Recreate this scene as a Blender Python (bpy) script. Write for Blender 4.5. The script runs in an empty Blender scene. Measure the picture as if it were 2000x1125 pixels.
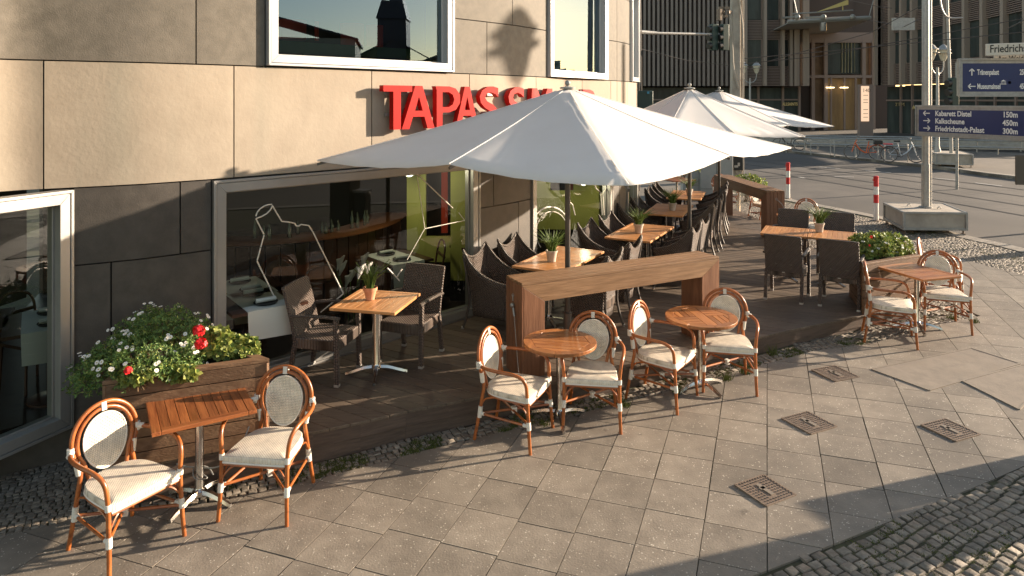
import bpy, math, random
from math import sin, cos, pi, radians, atan2, hypot, sqrt
from mathutils import Vector, Matrix
random.seed(7)
sc = bpy.context.scene
COL = sc.collection
F = 1333.0; HY = 195.0; CZ = 2.79        # focal length in photo pixels, horizon row, camera height above the deck (z = 0)
U = random.uniform

def gz(X, Y=0):
    return -.24 + .016*max(-40, min(40, X))
def gp(x, y):                              # photo pixel -> ground point
    u = (x-1000)/F; v = (y-HY)/F
    t = (CZ+.24)/(v+.016*u)
    return (t*u, t)
def zp(x, y, z):                           # photo pixel -> point at height z
    t = (CZ-z)*F/(y-HY)
    return (t*(x-1000)/F, t)
def dp(x, y, t):                           # photo pixel -> point at depth t
    return Vector((t*(x-1000)/F, t, CZ-t*(y-HY)/F))

# ------------------------------------------------------------------ mesh builder
class MB:
    def __init__(s): s.v = []; s.f = []; s.m = []; s.mi = 0
    def add(s, vs, fs):
        n = len(s.v); s.v += [tuple(p) for p in vs]; s.f += [tuple(i+n for i in f) for f in fs]; s.m += [s.mi]*len(fs); return s
    def box(s, c, d, rz=0, tilt=None):
        hx, hy, hz = d[0]/2, d[1]/2, d[2]/2
        R = Matrix.Rotation(rz, 3, 'Z')
        if tilt: R = R @ Matrix.Rotation(tilt[1], 3, tilt[0])
        vs = [R @ Vector((x*hx, y*hy, z*hz)) + Vector(c) for x in (-1, 1) for y in (-1, 1) for z in (-1, 1)]
        return s.add(vs, [(0,1,3,2),(4,6,7,5),(0,4,5,1),(2,3,7,6),(0,2,6,4),(1,5,7,3)])
    def bar(s, a, b, w, h, up=(0,0,1)):
        a = Vector(a); b = Vector(b); d = (b-a).normalized(); up = Vector(up)
        if abs(d.dot(up)) > .95: up = Vector((1,0,0))
        x = d.cross(up).normalized()*w/2; y = x.cross(d).normalized()*h/2
        vs = [p+i*x+j*y for p in (a, b) for i, j in ((-1,-1),(1,-1),(1,1),(-1,1))]
        return s.add(vs, [(3,2,1,0),(4,5,6,7),(0,1,5,4),(1,2,6,5),(2,3,7,6),(3,0,4,7)])
    def tube(s, pts, r, n=8, closed=False, caps=True, sy=1.0):
        P = [Vector(p) for p in pts]; m = len(P)
        R = r if isinstance(r, (list, tuple)) else [r]*m
        vs = []; T = []
        for i in range(m):
            if closed: t = P[(i+1) % m]-P[i-1]
            else: t = P[min(i+1, m-1)]-P[max(i-1, 0)]
            T.append(t.normalized())
        up = Vector((0,0,1)) if abs(T[0].z) < .9 else Vector((1,0,0))
        X = T[0].cross(up).normalized()
        for i in range(m):
            X = (X-T[i]*X.dot(T[i])).normalized(); Y = T[i].cross(X)
            for k in range(n):
                a = 2*pi*k/n; vs.append(P[i]+(X*cos(a)+Y*sin(a)*sy)*R[i])
        fs = []
        for i in range(m if closed else m-1):
            j = (i+1) % m
            for k in range(n):
                l = (k+1) % n; fs.append((i*n+k, i*n+l, j*n+l, j*n+k))
        if caps and not closed:
            fs.append(tuple(range(n-1, -1, -1))); fs.append(tuple((m-1)*n+k for k in range(n)))
        return s.add(vs, fs)
    def prism(s, poly, z0, z1):
        n = len(poly)
        A = sum(poly[i][0]*poly[(i+1) % n][1]-poly[(i+1) % n][0]*poly[i][1] for i in range(n))
        if A < 0: poly = poly[::-1]
        f0 = (lambda p: z0(p[0]) if callable(z0) else z0); f1 = (lambda p: z1(p[0]) if callable(z1) else z1)
        vs = [(p[0], p[1], f0(p)) for p in poly]+[(p[0], p[1], f1(p)) for p in poly]
        fs = [tuple(range(n-1, -1, -1)), tuple(range(n, 2*n))]+[(i, (i+1) % n, n+(i+1) % n, n+i) for i in range(n)]
        return s.add(vs, fs)
    def ext(s, poly, vec):
        n = len(poly); vec = Vector(vec)
        vs = [Vector(p) for p in poly]+[Vector(p)+vec for p in poly]
        return s.add(vs, [tuple(range(n-1, -1, -1)), tuple(range(n, 2*n))]+[(i, (i+1) % n, n+(i+1) % n, n+i) for i in range(n)])
    def lathe(s, prof, n=20, c=(0,0,0)):
        vs = []
        for r, z in prof:
            for k in range(n):
                a = 2*pi*k/n; vs.append((c[0]+r*cos(a), c[1]+r*sin(a), c[2]+z))
        fs = []
        for i in range(len(prof)-1):
            for k in range(n):
                l = (k+1) % n; fs.append((i*n+k, i*n+l, (i+1)*n+l, (i+1)*n+k))
        m = len(prof)-1
        fs.append(tuple(range(n-1, -1, -1))); fs.append(tuple(m*n+k for k in range(n)))
        return s.add(vs, fs)
    def ball(s, c, r, n=10, sz=1):
        prof = [(max(1e-4, r*sin(pi*i/n)), -r*cos(pi*i/n)*sz) for i in range(n+1)]
        return s.lathe(prof, n+2, c)
    def build(s, name, mat, parent=None, world=False, smooth=True, kind=None, top=False, bevel=0, ang=38):
        vs = s.v; loc = None
        if parent is not None and world:
            M = (Matrix.Translation(parent.location) @ Matrix.Rotation(parent.rotation_euler.z, 4, 'Z')).inverted()
            vs = [M @ Vector(p) for p in vs]
        elif parent is None and world:
            n = max(1, len(vs)); cx = sum(p[0] for p in vs)/n; cy = sum(p[1] for p in vs)/n; cz = min(p[2] for p in vs)
            loc = (cx, cy, cz); vs = [(p[0]-cx, p[1]-cy, p[2]-cz) for p in vs]
        me = bpy.data.meshes.new(name); me.from_pydata([tuple(p) for p in vs], [], s.f)
        ms = mat if isinstance(mat, (list, tuple)) else [mat]
        for m_ in ms: me.materials.append(m_)
        if len(ms) > 1: me.polygons.foreach_set('material_index', s.m)
        if smooth:
            me.polygons.foreach_set('use_smooth', [True]*len(me.polygons)); me.set_sharp_from_angle(angle=radians(ang))
        me.update()
        o = bpy.data.objects.new(name, me); COL.objects.link(o)
        if loc: o.location = loc
        if parent is not None: o.parent = parent
        if kind: o['kind'] = kind
        if bevel:
            b = o.modifiers.new('bevel', 'BEVEL'); b.width = bevel; b.segments = 2; b.limit_method = 'ANGLE'; b.angle_limit = radians(40)
            b.harden_normals = False
        return o

def tag(o, label, cat, group=None):
    o['label'] = label; o['category'] = cat
    if group: o['group'] = group
    return o
def thing(name, label, cat, loc=(0,0,0), rz=0, group=None):
    o = bpy.data.objects.new(name, None); COL.objects.link(o); o.empty_display_size = .2
    o.location = loc; o.rotation_euler = (0, 0, rz); return tag(o, label, cat, group)
def kids(o): return [c for c in bpy.data.objects if c.parent == o]
def dup(root, loc, rz, label=None, group=None):
    def cp(o, par):
        c = o.copy(); COL.objects.link(c); c.parent = par
        for ch in kids(o): cp(ch, c)
        return c
    r = cp(root, None); r.location = loc; r.rotation_euler = (0, 0, rz)
    if label: r['label'] = label
    if group: r['group'] = group
    return r
_first = {}
def place(key, maker, loc, rz, label, group=None):
    if key not in _first:
        o = maker(label, group); _first[key] = o; o.location = loc; o.rotation_euler = (0, 0, rz); o['label'] = label
        return o
    return dup(_first[key], loc, rz, label, group)
def text_mesh(txt, size, extr=.002, offset=0, align='LEFT', bold=0, shear=0):
    cu = bpy.data.curves.new('text', 'FONT'); cu.body = txt; cu.size = size; cu.extrude = extr; cu.offset = offset; cu.align_x = align
    cu.resolution_u = 4; cu.shear = shear
    o = bpy.data.objects.new('text', cu); COL.objects.link(o)
    bpy.context.view_layer.update()
    me = bpy.data.meshes.new_from_object(o.evaluated_get(bpy.context.evaluated_depsgraph_get()))
    bpy.data.objects.remove(o); bpy.data.curves.remove(cu)
    return me
def text(name, txt, size, mat, parent, origin, xdir, up=(0,0,1), extr=.002, offset=0, align='LEFT', sx=1, label=None):
    me = text_mesh(txt, size, extr, offset, align)
    x = Vector(xdir).normalized(); y = Vector(up).normalized(); z = x.cross(y)
    o0 = Vector(origin)
    if parent is not None:
        P = (Matrix.Translation(parent.location) @ Matrix.Rotation(parent.rotation_euler.z, 4, 'Z')).inverted()
    for v in me.vertices:
        c = v.co; p = o0+x*c.x*sx+y*c.y+z*c.z
        v.co = P @ p if parent is not None else p
    me.materials.clear(); me.materials.append(mat)
    o = bpy.data.objects.new(name, me); COL.objects.link(o); o.parent = parent
    if label: o['label'] = label
    return o

# ------------------------------------------------------------------ materials
def mat(name, col=(.5,.5,.5), rough=.6, metal=0, spec=.5, col2=None, scale=8, stretch=(1,1,1), bump=0, bscale=None, detail=6,
        island=0, ramp=(.35,.65), coat=0, rot=0, trans=0, speck=None, emit=None, sheen=0, stain=None, sstr=(1,1,1), stain2=None):
    m = bpy.data.materials.new(name); m.use_nodes = True; nt = m.node_tree; N = nt.nodes; L = nt.links
    b = N['Principled BSDF']; b.inputs['Roughness'].default_value = rough; b.inputs['Metallic'].default_value = metal
    b.inputs['Specular IOR Level'].default_value = spec
    b.inputs['Coat Weight'].default_value = coat; b.inputs['Coat Roughness'].default_value = .15
    b.inputs['Base Color'].default_value = (*col, 1)
    if emit: b.inputs['Emission Color'].default_value = (*emit[0], 1); b.inputs['Emission Strength'].default_value = emit[1]
    tc = N.new('ShaderNodeTexCoord'); mp = N.new('ShaderNodeMapping'); L.new(tc.outputs['Object'], mp.inputs['Vector'])
    mp.inputs['Scale'].default_value = stretch; mp.inputs['Rotation'].default_value = (0, 0, rot)
    vec = mp.outputs['Vector']
    geo = None
    if island:
        geo = N.new('ShaderNodeNewGeometry')
        ad = N.new('ShaderNodeVectorMath'); ad.operation = 'MULTIPLY_ADD'
        cmb = N.new('ShaderNodeCombineXYZ')
        for k in range(3): L.new(geo.outputs['Random Per Island'], cmb.inputs[k])
        ad.inputs[1].default_value = (37, 53, 71); L.new(cmb.outputs[0], ad.inputs[0]); L.new(vec, ad.inputs[2]); vec = ad.outputs[0]
    out = None
    if col2 is not None:
        n = N.new('ShaderNodeTexNoise'); n.inputs['Scale'].default_value = scale; n.inputs['Detail'].default_value = detail
        n.inputs['Roughness'].default_value = .62; L.new(vec, n.inputs['Vector'])
        r = N.new('ShaderNodeValToRGB'); r.color_ramp.elements[0].position = ramp[0]; r.color_ramp.elements[1].position = ramp[1]
        r.color_ramp.elements[0].color = (*col, 1); r.color_ramp.elements[1].color = (*col2, 1)
        L.new(n.outputs['Fac'], r.inputs['Fac']); out = r.outputs['Color']
        rr = N.new('ShaderNodeMapRange'); rr.inputs[3].default_value = max(.02, rough-.08); rr.inputs[4].default_value = min(1, rough+.1)
        L.new(n.outputs['Fac'], rr.inputs[0]); L.new(rr.outputs[0], b.inputs['Roughness'])
    for stain in [q for q in (stain, stain2) if q]:                                  # large soft patches of dirt: (colour, scale, low, high, amount)
        n = N.new('ShaderNodeTexNoise'); n.inputs['Scale'].default_value = stain[1]; n.inputs['Detail'].default_value = 5
        mp2 = N.new('ShaderNodeMapping'); mp2.inputs['Scale'].default_value = sstr; L.new(tc.outputs['Object'], mp2.inputs['Vector']); L.new(mp2.outputs[0], n.inputs['Vector'])
        r = N.new('ShaderNodeMapRange'); r.inputs[1].default_value = stain[2]; r.inputs[2].default_value = stain[3]; r.inputs[4].default_value = stain[4]
        L.new(n.outputs['Fac'], r.inputs[0])
        mx = N.new('ShaderNodeMix'); mx.data_type = 'RGBA'; mx.inputs[7].default_value = (*stain[0], 1); L.new(r.outputs[0], mx.inputs[0])
        if out is None: mx.inputs[6].default_value = (*col, 1)
        else: L.new(out, mx.inputs[6])
        out = mx.outputs[2]
    if speck:                                  # (scale, threshold, colour)
        v = N.new('ShaderNodeTexVoronoi'); v.inputs['Scale'].default_value = speck[0]; L.new(tc.outputs['Object'], v.inputs['Vector'])
        n2 = N.new('ShaderNodeTexNoise'); n2.inputs['Scale'].default_value = speck[0]*.55; L.new(tc.outputs['Object'], n2.inputs['Vector'])
        ma = N.new('ShaderNodeMath'); ma.operation = 'MULTIPLY_ADD'; ma.inputs[1].default_value = .9; L.new(n2.outputs['Fac'], ma.inputs[0]); L.new(v.outputs['Distance'], ma.inputs[2])
        mr = N.new('ShaderNodeMapRange'); mr.inputs[1].default_value = speck[1]; mr.inputs[2].default_value = speck[1]-.05
        L.new(ma.outputs[0], mr.inputs[0])
        mx = N.new('ShaderNodeMix'); mx.data_type = 'RGBA'; mx.inputs[7].default_value = (*speck[2], 1); L.new(mr.outputs[0], mx.inputs[0])
        if out is None: mx.inputs[6].default_value = (*col, 1)
        else: L.new(out, mx.inputs[6])
        out = mx.outputs[2]
    if island:
        hs = N.new('ShaderNodeHueSaturation'); mr = N.new('ShaderNodeMapRange')
        mr.inputs[3].default_value = 1-island; mr.inputs[4].default_value = 1+island
        L.new(geo.outputs['Random Per Island'], mr.inputs[0]); L.new(mr.outputs[0], hs.inputs['Value'])
        if out is None: hs.inputs['Color'].default_value = (*col, 1)
        else: L.new(out, hs.inputs['Color'])
        out = hs.outputs['Color']
    if out is not None: L.new(out, b.inputs['Base Color'])
    if bump:
        n = N.new('ShaderNodeTexNoise'); n.inputs['Scale'].default_value = bscale or scale*4; n.inputs['Detail'].default_value = 6
        L.new(vec, n.inputs['Vector'])
        bp = N.new('ShaderNodeBump'); bp.inputs['Strength'].default_value = bump; bp.inputs['Distance'].default_value = .01
        L.new(n.outputs['Fac'], bp.inputs['Height']); L.new(bp.outputs['Normal'], b.inputs['Normal'])
    if trans:
        t = N.new('ShaderNodeBsdfTranslucent'); t.inputs['Color'].default_value = (*col, 1); ms = N.new('ShaderNodeMixShader'); ms.inputs[0].default_value = trans
        if out is not None: L.new(out, t.inputs['Color'])
        L.new(b.outputs[0], ms.inputs[1]); L.new(t.outputs[0], ms.inputs[2]); L.new(ms.outputs[0], N['Material Output'].inputs['Surface'])
    return m

def weave_mat(name, dark, light, fx, fz, rough=.5, bump=.6, mode='xz', hole=0):
    """basket weave: alternating strands over and under in object space"""
    m = bpy.data.materials.new(name); m.use_nodes = True; nt = m.node_tree; N = nt.nodes; L = nt.links
    b = N['Principled BSDF']; b.inputs['Roughness'].default_value = rough
    tc = N.new('ShaderNodeTexCoord'); sp = N.new('ShaderNodeSeparateXYZ'); L.new(tc.outputs['Object'], sp.inputs[0])
    def math(op, a, b_=None, c=None):
        n = N.new('ShaderNodeMath'); n.operation = op
        for i, v in enumerate((a, b_, c)):
            if v is None: continue
            if isinstance(v, (int, float)): n.inputs[i].default_value = v
            else: L.new(v, n.inputs[i])
        return n.outputs[0]
    x, y, z = sp.outputs
    if mode == 'xz': A = math('ADD', math('MULTIPLY', x, .83), math('MULTIPLY', y, 1.0)); B = z
    elif mode == 'yz': A = y; B = z
    else: A = x; B = y
    a = math('SINE', math('MULTIPLY', A, fx*pi)); c = math('SINE', math('MULTIPLY', B, fz*pi))
    pr = math('MULTIPLY', a, c)                         # checker of rounded strands
    h = math('ABSOLUTE', pr)
    mr = N.new('ShaderNodeMapRange'); L.new(h, mr.inputs[0]); mr.inputs[1].default_value = .02; mr.inputs[2].default_value = .6
    nz = N.new('ShaderNodeTexNoise'); nz.inputs['Scale'].default_value = 14; L.new(tc.outputs['Object'], nz.inputs['Vector'])
    mx = N.new('ShaderNodeMix'); mx.data_type = 'RGBA'; mx.inputs[6].default_value = (*dark, 1); mx.inputs[7].default_value = (*light, 1)
    L.new(mr.outputs[0], mx.inputs[0])
    hs = N.new('ShaderNodeHueSaturation'); L.new(mx.outputs[2], hs.inputs['Color']); L.new(math('MULTIPLY_ADD', nz.outputs['Fac'], .7, .65), hs.inputs['Value'])
    L.new(hs.outputs['Color'], b.inputs['Base Color'])
    bp = N.new('ShaderNodeBump'); bp.inputs['Strength'].default_value = bump; bp.inputs['Distance'].default_value = .006
    L.new(pr, bp.inputs['Height']); L.new(bp.outputs['Normal'], b.inputs['Normal'])
    if hole:
        tr = N.new('ShaderNodeBsdfTransparent'); ms = N.new('ShaderNodeMixShader')
        th = math('MULTIPLY', math('LESS_THAN', h, hole), .85)
        L.new(th, ms.inputs[0]); L.new(b.outputs[0], ms.inputs[1]); L.new(tr.outputs[0], ms.inputs[2]); L.new(ms.outputs[0], N['Material Output'].inputs['Surface'])
    return m

def glass_mat(name, tint=(.7,.76,.72), ior=1.6, rough=0.0, gcol=(.9,.93,.95)):
    m = bpy.data.materials.new(name); m.use_nodes = True; nt = m.node_tree; N = nt.nodes; L = nt.links
    N.remove(N['Principled BSDF'])
    tr = N.new('ShaderNodeBsdfTransparent'); tr.inputs[0].default_value = (*tint, 1)
    gl = N.new('ShaderNodeBsdfGlossy'); gl.inputs['Roughness'].default_value = rough; gl.inputs[0].default_value = (*gcol,1)
    fr = N.new('ShaderNodeFresnel'); fr.inputs[0].default_value = ior; ms = N.new('ShaderNodeMixShader')
    n = N.new('ShaderNodeTexNoise'); n.inputs['Scale'].default_value = 1.2; n.inputs['Detail'].default_value = 0
    bp = N.new('ShaderNodeBump'); bp.inputs['Strength'].default_value = .02; bp.inputs['Distance'].default_value = .05
    tc = N.new('ShaderNodeTexCoord'); L.new(tc.outputs['Object'], n.inputs['Vector']); L.new(n.outputs['Fac'], bp.inputs['Height']); L.new(bp.outputs[0], gl.inputs['Normal'])
    L.new(fr.outputs[0], ms.inputs[0]); L.new(tr.outputs[0], ms.inputs[1]); L.new(gl.outputs[0], ms.inputs[2]); L.new(ms.outputs[0], N['Material Output'].inputs['Surface'])
    return m

M = {}
M['clad_light'] = mat('clad_light', (.295,.245,.188), .8, col2=(.345,.29,.226), scale=2.2, detail=3, bump=.22, bscale=26, island=.09, stain=((.25,.235,.185), .9, .52, .75, .45), speck=(120, .40, (.24,.19,.14)), sstr=(2.4,2.4,.3), stain2=((.21,.175,.135), 1.6, .56, .78, .35))
M['clad_grey'] = mat('clad_grey', (.118,.104,.082), .75, col2=(.168,.148,.12), scale=9, detail=8, bump=.2, bscale=90, island=.06, speck=(150, .45, (.34,.29,.22)), stain=((.10,.088,.074), 1.1, .5, .8, .5), sstr=(1,1,.4))
M['clad_dark'] = mat('clad_dark', (.052,.044,.037), .6, col2=(.08,.069,.058), scale=7, detail=8, bump=.15, bscale=80, island=.08, speck=(160, .42, (.16,.135,.11)), stain=((.05,.045,.042), 1.4, .5, .75, .6))
M['joint'] = mat('joint', (.012,.01,.009), .9)
M['alu'] = mat('alu', (.27,.265,.25), .42, metal=.35, col2=(.31,.30,.285), scale=3, island=.03)
M['alu_white'] = mat('alu_white', (.52,.53,.54), .35, metal=.35)
M['glass'] = glass_mat('glass', (.68,.74,.69), 1.62)
M['glass_up'] = glass_mat('glass_up', (.6,.66,.6), 2.3, gcol=(.58,.78,1))
M['red'] = mat('red', (.44,.013,.01), .55, col2=(.41,.012,.009), scale=3, spec=.15)
M['canvas'] = mat('canvas', (.90,.88,.86), .85, col2=(.88,.855,.83), scale=2.5, detail=4, bump=.5, bscale=2.6, trans=.4)
M['steel'] = mat('steel', (.62,.60,.57), .22, metal=1, col2=(.5,.48,.46), scale=5, bump=.03, bscale=20)
M['galv'] = mat('galv', (.30,.295,.28), .5, metal=.5, col2=(.38,.37,.35), scale=14, bump=.05, stain=((.2,.18,.15), 3, .5, .8, .5))
M['pole'] = mat('pole', (.10,.095,.09), .42, metal=.4, col2=(.13,.12,.11), scale=6)
M['deck'] = mat('deck', (.085,.062,.045), .6, col2=(.16,.12,.086), scale=3.5, stretch=(1.2,14,10), rot=radians(31), bump=.35, bscale=9, island=.22, detail=8, stain=((.19,.15,.11), 1.5, .5, .8, .4))
M['fascia'] = mat('fascia', (.075,.05,.038), .6, col2=(.12,.082,.062), scale=3, stretch=(1.5,1.5,16), bump=.2, island=.12)
def wood(name, c1, c2, ax='x', rough=.42, isl=.16, sc=3, coat=0, bump=.2, stain=None):
    st = {'x': (1, 13, 13), 'y': (13, 1, 13), 'z': (13, 13, 1)}[ax]
    return mat(name, c1, rough, col2=c2, scale=sc, stretch=st, bump=bump, bscale=8, island=isl, detail=9, coat=coat, ramp=(.32,.7), stain=stain)
M['teak_x'] = wood('teak_x', (.38,.15,.045), (.60,.31,.125), 'x', .4, .2, 2.2, .15)
M['teak_y'] = wood('teak_y', (.38,.15,.045), (.60,.31,.125), 'y', .4, .2, 2.2, .15)
M['old_x'] = wood('old_x', (.15,.042,.013), (.34,.115,.035), 'x', .36, .28, 2.6, .35)
M['old_y'] = wood('old_y', (.15,.042,.013), (.34,.115,.035), 'y', .36, .28, 2.6, .35)
M['mid_x'] = wood('mid_x', (.24,.078,.024), (.46,.19,.06), 'x', .36, .24, 2.6, .35)
M['mid_y'] = wood('mid_y', (.24,.078,.024), (.46,.19,.06), 'y', .36, .24, 2.6, .35)
M['beam'] = wood('beam', (.15,.078,.034), (.27,.155,.08), 'x', .55, .12, 2.5, 0, .3)
M['beam_z'] = wood('beam_z', (.15,.062,.03), (.26,.12,.062), 'z', .5, .12, 2.5, 0, .3)
M['planter'] = wood('planter', (.12,.062,.032), (.21,.125,.07), 'x', .6, .16, 2.2, 0, .35)
M['rattan'] = mat('rattan', (.27,.075,.018), .33, col2=(.40,.125,.03), scale=9, stretch=(1,1,1), bump=.06, coat=.12, stain=((.13,.035,.01), 14, .58, .7, .6))
M['bind'] = mat('bind', (.74,.71,.64), .55, col2=(.62,.59,.52), scale=40, stretch=(1,1,5), bump=.3, bscale=60)
M['cream'] = weave_mat('cream', (.42,.36,.275), (.80,.725,.60), 100, 100, .6, .35, 'xy')
M['cream_b'] = weave_mat('cream_b', (.46,.40,.31), (.84,.77,.64), 84, 84, .6, .4, 'yz', hole=.05)
M['cream_rim'] = mat('cream_rim', (.72,.68,.60), .5)
M['wick'] = weave_mat('wick', (.012,.009,.008), (.175,.13,.105), 62, 62, .42, 1, 'xz')
M['wick_t'] = weave_mat('wick_t', (.012,.009,.008), (.20,.15,.12), 62, 62, .42, 1, 'xy')
M['wick_l'] = weave_mat('wick_l', (.03,.025,.02), (.27,.23,.19), 90, 40, .45, .8, 'yz')
M['rope'] = weave_mat('rope', (.014,.011,.009), (.18,.145,.12), 90, 70, .4, .9, 'xz')
M['wleg'] = mat('wleg', (.05,.04,.034), .45, col2=(.11,.09,.078), scale=60, bump=.2)
M['foot'] = mat('foot', (.55,.54,.52), .35, metal=.6)
M['slab'] = mat('slab', (.19,.16,.127), .66, col2=(.265,.226,.18), scale=5, detail=9, bump=.25, bscale=70, island=.17, speck=(46, .585, (.52,.47,.39)), stain=((.11,.094,.076), .8, .48, .72, .6), stain2=((.085,.07,.055), 7, .70, .76, .6))
M['slab_plain'] = mat('slab_plain', (.20,.168,.135), .8, col2=(.27,.225,.18), scale=6, bump=.3, bscale=60, stain=((.15,.12,.09), 3, .5, .8, .5))
M['cobble'] = mat('cobble', (.15,.125,.096), .72, col2=(.26,.22,.175), scale=28, detail=8, bump=.4, bscale=60, island=.28)
M['soil'] = mat('soil', (.04,.033,.02), .95, col2=(.07,.072,.032), scale=7, detail=8, bump=.6, bscale=40)
M['moss'] = mat('moss', (.05,.07,.016), .9, col2=(.12,.13,.03), scale=30, island=.3, trans=.2)
M['asphalt'] = mat('asphalt', (.085,.075,.066), .8, col2=(.12,.105,.09), scale=.9, detail=10, bump=.25, bscale=60, stain=((.065,.058,.05), .25, .45, .65, .7))
M['kerb'] = mat('kerb', (.25,.22,.185), .8, col2=(.33,.29,.24), scale=12, bump=.3, island=.12)
M['rail'] = mat('rail', (.03,.027,.025), .5, metal=.3)
M['paint'] = mat('paint', (.62,.59,.54), .6, col2=(.4,.38,.34), scale=18)
M['iron'] = mat('iron', (.17,.125,.092), .6, metal=.2, col2=(.24,.18,.135), scale=20, bump=.2)
M['iron_l'] = mat('iron_l', (.30,.25,.2), .5, metal=.5)
M['sign_blue'] = mat('sign_blue', (.012,.022,.095), .38, col2=(.016,.028,.11), scale=2)
M['white'] = mat('white', (.78,.76,.72), .5)
M['black'] = mat('black', (.015,.014,.013), .5)
M['bred'] = mat('bred', (.55,.02,.025), .45)
M['conc'] = mat('conc', (.36,.315,.26), .8, col2=(.46,.405,.335), scale=4, detail=8, bump=.25, bscale=40, stain=((.22,.19,.15), 2.5, .5, .75, .6))
M['pot_w'] = mat('pot_w', (.40,.335,.27), .75, col2=(.52,.455,.385), scale=12, bump=.15)
M['pot_t'] = mat('pot_t', (.55,.22,.11), .75, col2=(.66,.33,.2), scale=10, bump=.15)
M['grass'] = mat('grass', (.07,.13,.022), .55, col2=(.14,.215,.045), scale=16, island=.35, trans=.2)
M['leaf'] = mat('leaf', (.07,.14,.03), .55, col2=(.15,.24,.06), scale=9, island=.4, trans=.25)
M['leaf2'] = mat('leaf2', (.14,.20,.035), .55, col2=(.33,.34,.08), scale=9, island=.4, trans=.25)
M['petal'] = mat('petal', (.82,.80,.76), .6, trans=.2)
M['rpetal'] = mat('rpetal', (.75,.02,.025), .5, island=.2, trans=.15)
M['yel'] = mat('yel', (.6,.4,.04), .6)
M['twig'] = mat('twig', (.16,.10,.05), .8, island=.3)
M['fin'] = mat('fin', (.21,.173,.15), .5, metal=.0, col2=(.25,.21,.18), scale=.4)
M['fin_l'] = mat('fin_l', (.31,.25,.205), .5, metal=.0)
M['fdark'] = mat('fdark', (.055,.038,.032), .6)
M['fwin'] = mat('fwin', (.02,.025,.025), .3, col2=(.06,.075,.07), scale=.35, stretch=(3,3,.6), spec=.3)
M['lam'] = mat('lam', (.225,.168,.142), .5, metal=0)
M['gold'] = mat('gold', (.62,.47,.2), .5)
M['flag'] = mat('flag', (.62,.48,.17), .7, col2=(.7,.56,.22), scale=2)
M['orange'] = mat('orange', (.68,.13,.03), .4)
M['lampglass'] = mat('lampglass', (.62,.56,.43), .25, col2=(.7,.64,.5), scale=8)
M['green_sig'] = mat('green_sig', (.02,.045,.035), .5)
M['greenwall'] = mat('greenwall', (.36,.375,.085), .7, col2=(.40,.41,.10), scale=2)
M['redcloth'] = mat('redcloth', (.5,.045,.015), .7)
M['cloth'] = mat('cloth', (.62,.64,.58), .8)
M['dkwood'] = mat('dkwood', (.055,.022,.012), .35)
M['barwood'] = wood('barwood', (.11,.04,.014), (.2,.08,.03), 'x', .3, .1)
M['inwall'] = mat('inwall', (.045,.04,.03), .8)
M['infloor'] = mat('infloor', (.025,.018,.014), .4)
M['ingreen'] = mat('ingreen', (.07,.14,.06), .6)
M['bottle'] = mat('bottle', (.10,.11,.08), .08, metal=.5)
M['plastic'] = mat('plastic', (.30,.30,.28), .5)
M['vinyl'] = mat('vinyl', (.70,.66,.58), .5, emit=None)
M['tan'] = mat('tan', (.34,.28,.2), .8, col2=(.4,.33,.24), scale=.6)
M['brickred'] = mat('brickred', (.25,.09,.06), .8)
M['roofdark'] = mat('roofdark', (.045,.04,.045), .7)

# ------------------------------------------------------------------ camera, light
cam = bpy.data.cameras.new('camera'); co = bpy.data.objects.new('camera', cam); COL.objects.link(co); sc.camera = co
co.location = (0, 0, CZ); co.rotation_euler = (pi/2, 0, 0)
cam.sensor_width = 36; cam.lens = F/2000*36; cam.shift_y = -(562.5-HY)/2000; cam.clip_end = 2000; cam.clip_start = .05
AZ = radians(16.2); EL = radians(14.2)
sd = Vector((cos(EL)*cos(AZ), cos(EL)*sin(AZ), sin(EL)))
sl = bpy.data.lights.new('sun', 'SUN'); sl.energy = 5.0; sl.angle = radians(.55); sl.color = (1, .82, .63)
so = bpy.data.objects.new('sun', sl); COL.objects.link(so); so.rotation_euler = (-sd).to_track_quat('-Z', 'Y').to_euler(); so.location = (30, 10, 20)
w = bpy.data.worlds.new('World'); sc.world = w; w.use_nodes = True
bg = w.node_tree.nodes['Background']; sky = w.node_tree.nodes.new('ShaderNodeTexSky'); sky.sky_type = 'NISHITA'; sky.sun_disc = False
sky.sun_elevation = EL; sky.sun_rotation = pi/2-AZ; sky.air_density = 1.0; sky.dust_density = .6; sky.ozone_density = 1.0
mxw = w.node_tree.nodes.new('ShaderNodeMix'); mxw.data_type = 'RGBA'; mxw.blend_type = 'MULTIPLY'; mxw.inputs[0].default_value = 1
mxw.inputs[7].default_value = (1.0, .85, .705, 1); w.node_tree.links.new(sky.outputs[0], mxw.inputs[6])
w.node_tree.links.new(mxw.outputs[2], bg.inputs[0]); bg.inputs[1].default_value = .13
sc.view_settings.view_transform = 'Standard'; sc.view_settings.look = 'None'; sc.view_settings.exposure = 1.47; sc.view_settings.gamma = 1
sc.cycles.max_bounces = 8; sc.cycles.transparent_max_bounces = 12; sc.cycles.caustics_reflective = False; sc.cycles.caustics_refractive = False
sc.cycles.sample_clamp_indirect = 6

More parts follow.
